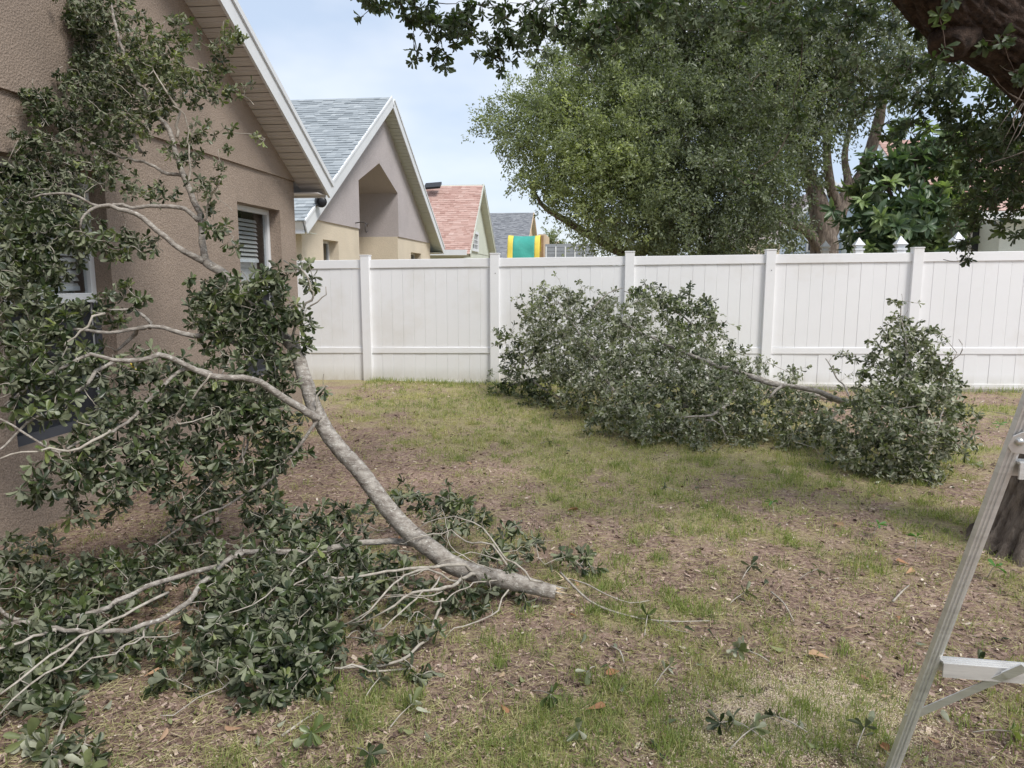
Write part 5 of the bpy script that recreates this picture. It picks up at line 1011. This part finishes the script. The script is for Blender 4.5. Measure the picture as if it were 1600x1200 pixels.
# sawdust
c = np.array([G(1235, 1105)[:2], G(1180, 1150)[:2], G(1330, 1110)[:2]]); n = 60000; w_ = rng.integers(0, 3, n); pp = c[w_] + rng.normal(size=(n, 2)) * np.array([.14, .12]); z = zground(pp[:, 0], pp[:, 1]) + rng.uniform(.004, .014, n); sz = rng.uniform(.0012, .0034, n)
az = rng.random(n) * 6.28; e1 = np.stack([np.cos(az), np.sin(az), rng.normal(size=n) * .4], -1) * sz[:, None]; e2 = np.stack([-np.sin(az), np.cos(az), rng.normal(size=n) * .4], -1) * sz[:, None] * .7; b = np.stack([pp[:, 0], pp[:, 1], z], -1)
V = np.stack([b, b + e1, b + e1 + e2, b + e2], 1).reshape(-1, 3); T = (np.array([(0, 1, 2), (0, 2, 3)])[None] + (np.arange(n) * 4)[:, None, None]).reshape(-1, 3)
o = link('sawdust', npmesh('sawdust', V, T, 'sawdust', np.repeat(rng.random(n), 4))); tag(o, 'pale sawdust scattered on the ground left of the ladder foot', 'sawdust', kind='stuff')

# ------------------------------------------------------------------ sprigs, loose leaves, seedlings, twigs on the ground
def sprig(px, py, label, n=7, size=(.045, .075), tint=.35, m='leaf_oak', flip=.2, lift=.02, stem=.09, up=.25, name='leaf_sprig', cat='leaf sprig', spread=(35, 85)):
    c = G(px, py); c[2] = float(zground(c[0], c[1])) + .006; s = thing(name, tuple(c), label, cat)
    az = rng.random() * 6.28; d = np.array([math.cos(az), math.sin(az), up]); e = c + unit(d) * stem + [0, 0, lift]; a = c - unit(d) * stem * .3; a[2] = c[2]
    limb('stem', [a, (a + e) / 2 + [0, 0, .008], e], [.0028, .0022, .0015], 'bark_twig', s, 5, 0, .02)
    tw = np.array([[a, a + (e - a) * .35, a + (e - a) * .6, a + (e - a) * .8, e]])
    po, Rm, sz, tn = rosettes(tw, (n, n), 2, size, spread, [tint], .25, flip); lo = Rm[:, 2, 1] * sz + po[:, 2]; po[:, 2] += np.maximum(0, .012 - lo + c[2])
    leaves(s, po, Rm, sz, tn, m, PROTO, single=n + 2); return s
SP = [(1162, 906, 'dark green oak sprig on bare soil right of the trunk end', 9, .25, 'leaf_oak'), (1143, 947, 'limp dark sprig with bare stems below the dark oak sprig', 6, .3, 'leaf_oak'), (1008, 990, 'bright green sprig beside the thin cut twig', 6, .75, 'leaf_oak'), (1150, 1015, 'pale silvery sprig in the grass above the sawdust', 7, .6, 'leaf_pile'),
      (1196, 1037, 'small dark sprig at the upper edge of the sawdust', 6, .25, 'leaf_oak'), (928, 1052, 'pale three leaf sprig on bare ground near the orange leaf', 3, .8, 'leaf_pile'), (1027, 1073, 'pale sprig on brown soil right of the orange leaf', 4, .7, 'leaf_pile'), (1152, 1142, 'dark glossy sprig at the lower left of the sawdust', 9, .15, 'leaf_oak'),
      (1186, 1162, 'dark sprig with round leaves beside the glossy one', 6, .15, 'leaf_oak'), (1149, 1174, 'pale upturned sprig below the dark glossy sprig', 6, .8, 'leaf_pile'), (1250, 1150, 'small dark sprig lying on the sawdust', 5, .15, 'leaf_oak'), (1338, 1182, 'dark sprig just left of the ladder foot', 6, .2, 'leaf_oak'), (837, 1090, 'spiky green sprig in the grass at bottom centre', 8, .6, 'leaf_oak'),
      (480, 1148, 'large star shaped green sprig on the ground at lower left', 11, .75, 'leaf_oak'), (615, 1138, 'sprig of pale loose leaves in dry grass at lower left centre', 6, .85, 'leaf_pile'), (572, 1098, 'dark green sprig just below the leaning branch foliage', 8, .15, 'leaf_oak'), (560, 1180, 'dark sprig half hidden in grass at the bottom edge', 7, .35, 'leaf_oak'), (920, 884, 'dark leafy sprig just behind the trunk end', 10, .15, 'leaf_oak'),
      (1500, 1060, 'dark leafy sprig under the ladder step', 10, .25, 'leaf_oak'), (1530, 1150, 'long green leaves lying below the ladder brace', 5, .85, 'leaf_oak'), (843, 696, 'small dark sprig in the middle of the lawn', 7, .3, 'leaf_oak'), (1060, 770, 'tiny dark sprig on the lawn before the widest heap', 5, .35, 'leaf_oak'), (905, 1140, 'small pale sprig in grass at bottom centre', 4, .6, 'leaf_pile'), (1255, 905, 'small green sprig on mulch in the right middle', 4, .5, 'leaf_oak'),
      (95, 1110, 'pale grey green sprig below the foliage at lower left', 12, .7, 'leaf_pile'), (120, 1172, 'pale leafy sprig at the bottom left corner', 12, .7, 'leaf_pile'), (60, 1150, 'pale sprig on dry soil at the far lower left', 10, .8, 'leaf_pile'), (160, 1190, 'pale broad sprig cut by the bottom edge at left', 9, .75, 'leaf_pile')]
for px, py, lab, n, ti, mm in SP: sprig(px, py, lab, n, (.034, .066) if px > 200 else (.05, .085), ti, mm, .5 if mm == 'leaf_pile' else .15)
WD = [(1430, 862, 'green seedling on mulch left of the ladder rail'), (1365, 840, 'small green seedling with pointed leaves on right mulch'), (1592, 868, 'green seedling at the foot of the shade tree trunk'), (1208, 803, 'tiny green seedling in the lawn centre right'), (1545, 905, 'green seedling between ladder rail and shade tree'), (1560, 675, 'broad green leaves near the brush heap by the ladder top')]
for px, py, lab in WD: sprig(px, py, lab, 6, (.04, .065), .5, 'leaf_weed', 0, .03, .05, 2.0, 'seedling', 'seedling', (45, 95))
DL = [(968, 1056, 'orange dead leaf on bare soil at bottom centre', .2), (1296, 1033, 'curled tan dead leaf beside a green tussock', .8), (1415, 900, 'tan dead leaf on mulch near the ladder rail', .7), (1421, 885, 'upright brown dead leaf beside the seedling left of the ladder', .4), (916, 1117, 'brown curled dead leaf in lower centre grass', .3), (668, 985, 'small round tan leaf on soil below the bare twigs', .6), (1372, 1167, 'small orange dead leaf by the ladder foot', .25), (225, 1060, 'long tan dead leaf below the leaning branch foliage', .7), (272, 980, 'tan dead leaf among the lower left foliage', .75), (886, 800, 'rust coloured dead leaf on the lawn middle', .1), (1302, 820, 'pale tan dead leaf on the right mulch', .9), (1404, 975, 'orange brown dead leaf left of the ladder rail', .35)]
for i, (px, py, lab, ti) in enumerate(DL):
    c = G(px, py); c[2] = float(zground(c[0], c[1])) + .012; pv, pf = leafproto(.42, .2, -.25 + .5 * rng.random()); Fm = frames(np.array([rng.normal(), rng.normal(), .12]), np.array([rng.normal() * .4, -.3, 1.0]))
    V = (Fm @ pv.T).T * rng.uniform(.055, .085) + c; V[:, 2] += max(0, c[2] - .006 - V[:, 2].min())
    o = link('dead_leaf', npmesh('dead_leaf', V, pf, 'leaf_dead', np.full(len(pv), ti))); tag(o, lab, 'dead leaf', 'dead leaves on the ground')
me_l = {}
x, y = yardpts(260, 1.9, 7.5, 1.6); qq = proj(np.stack([x, y, x * 0], -1)); sel = ((x > -1.4) | (y < 2.6)) & (qq[:, 0] > 0) & (qq[:, 0] < 1600) & (qq[:, 1] < 1200)
for a, b_ in zip(x[sel], y[sel]):
    k = int(rng.integers(len(PROTO))); ti = round(float(rng.choice([.1, .2, .4, .7, .95])), 2); mm = rng.choice(['leaf_oak', 'leaf_pile', 'leaf_dead'], p=[.4, .35, .25]); key = (k, ti, mm)
    if key not in me_l: me_l[key] = npmesh('loose_leaf', PROTO[k][0], PROTO[k][1], str(mm), np.full(len(PROTO[k][0]), ti))
    o = bpy.data.objects.new('loose_leaf', me_l[key]); COL.objects.link(o); sg = -1 if rng.random() < .5 else 1
    Fm = frames(np.array([rng.normal(), rng.normal(), .1 * rng.normal()]), np.array([rng.normal() * .25, rng.normal() * .25, sg])); X = Matrix(Fm.tolist()).to_4x4() @ Matrix.Scale(float(rng.uniform(.032, .06)), 4); X.translation = Vector((a, b_, float(zground(a, b_)) + .018)); o.matrix_basis = X
    tag(o, {'leaf_oak': 'small loose green leaf', 'leaf_pile': 'small loose greyish pale leaf', 'leaf_dead': 'small loose brown leaf'}[str(mm)] + (' on the far lawn' if b_ > 4.5 else ' on bare mulch at the right' if a > .7 else ' on the near ground below the trunk'), 'leaf', 'loose leaves scattered over the yard')
tg = thing('cut_twig', tuple(G(880, 905)), 'thin pale cut twig lying right of the trunk end', 'twig')
limb('stem', [G(876, 895, .06), G(895, 915, .05), G(920, 938, .03), G(950, 953, .02), G(1000, 966, .015), G(1050, 971, .015), G(1110, 970, .012)], [.006, .006, .005, .005, .004, .003, .002], 'bark_twig', tg, 6, .03, .04)
limb('side_shoot', [G(890, 905, .05), G(915, 912, .05), G(950, 930, .04), G(985, 942, .02), G(1015, 938, .015)], [.004, .004, .003, .003, .002], 'bark_twig', tg, 5, .03, .04)
limb('side_shoot', [G(1025, 970, .015), G(1050, 983, .014), G(1075, 988, .012)], [.003, .002, .0015], 'bark_twig', tg, 5, .03, .04)
for k in range(7):
    a = G(882, 905, .05); e = a + np.array([rng.normal() * .03, rng.normal() * .03, rng.uniform(.0, .05)]); limb('splinter', [a, (a + e) / 2, e], [.003, .002, .0008], 'cut_wood', tg, 4, 0, .02)
STK = [((1395, 940), (1420, 915), 'short pale stick on mulch left of the ladder rail'), ((1205, 925), (1240, 970), 'thin stick slanting across the right mulch'), ((955, 1010), (975, 1035), 'short brown twig on soil below the cut twig'), ((1530, 640), (1600, 655), 'bare stick lying near the fence at the right'), ((440, 1150), (500, 1110), 'thin dry stick in the lower left dry grass')]
for a, b_, lab in STK:
    p, q = G(*a, .014), G(*b_, .014); s = thing('stick', tuple(p), lab, 'stick'); limb('stem', [p, (p + q) / 2 + [.01, .01, .008], q], [.005, .004, .003], 'bark_twig', s, 5, .04, .03)
yf = P(209, 575, 3.2); s = thing('yellow_sprig', tuple(yf), 'tiny yellow withered sprig hanging on the middle limb', 'sprig')
for k in range(7):
    e = yf + np.array([rng.normal() * .02, rng.normal() * .02, rng.uniform(-.06, .05)]); limb('shoot', [yf, (yf + e) / 2 + rng.normal(size=3) * .006, e], [.004, .004, .002], 'canopy_yellow', s, 5, 0, .02)
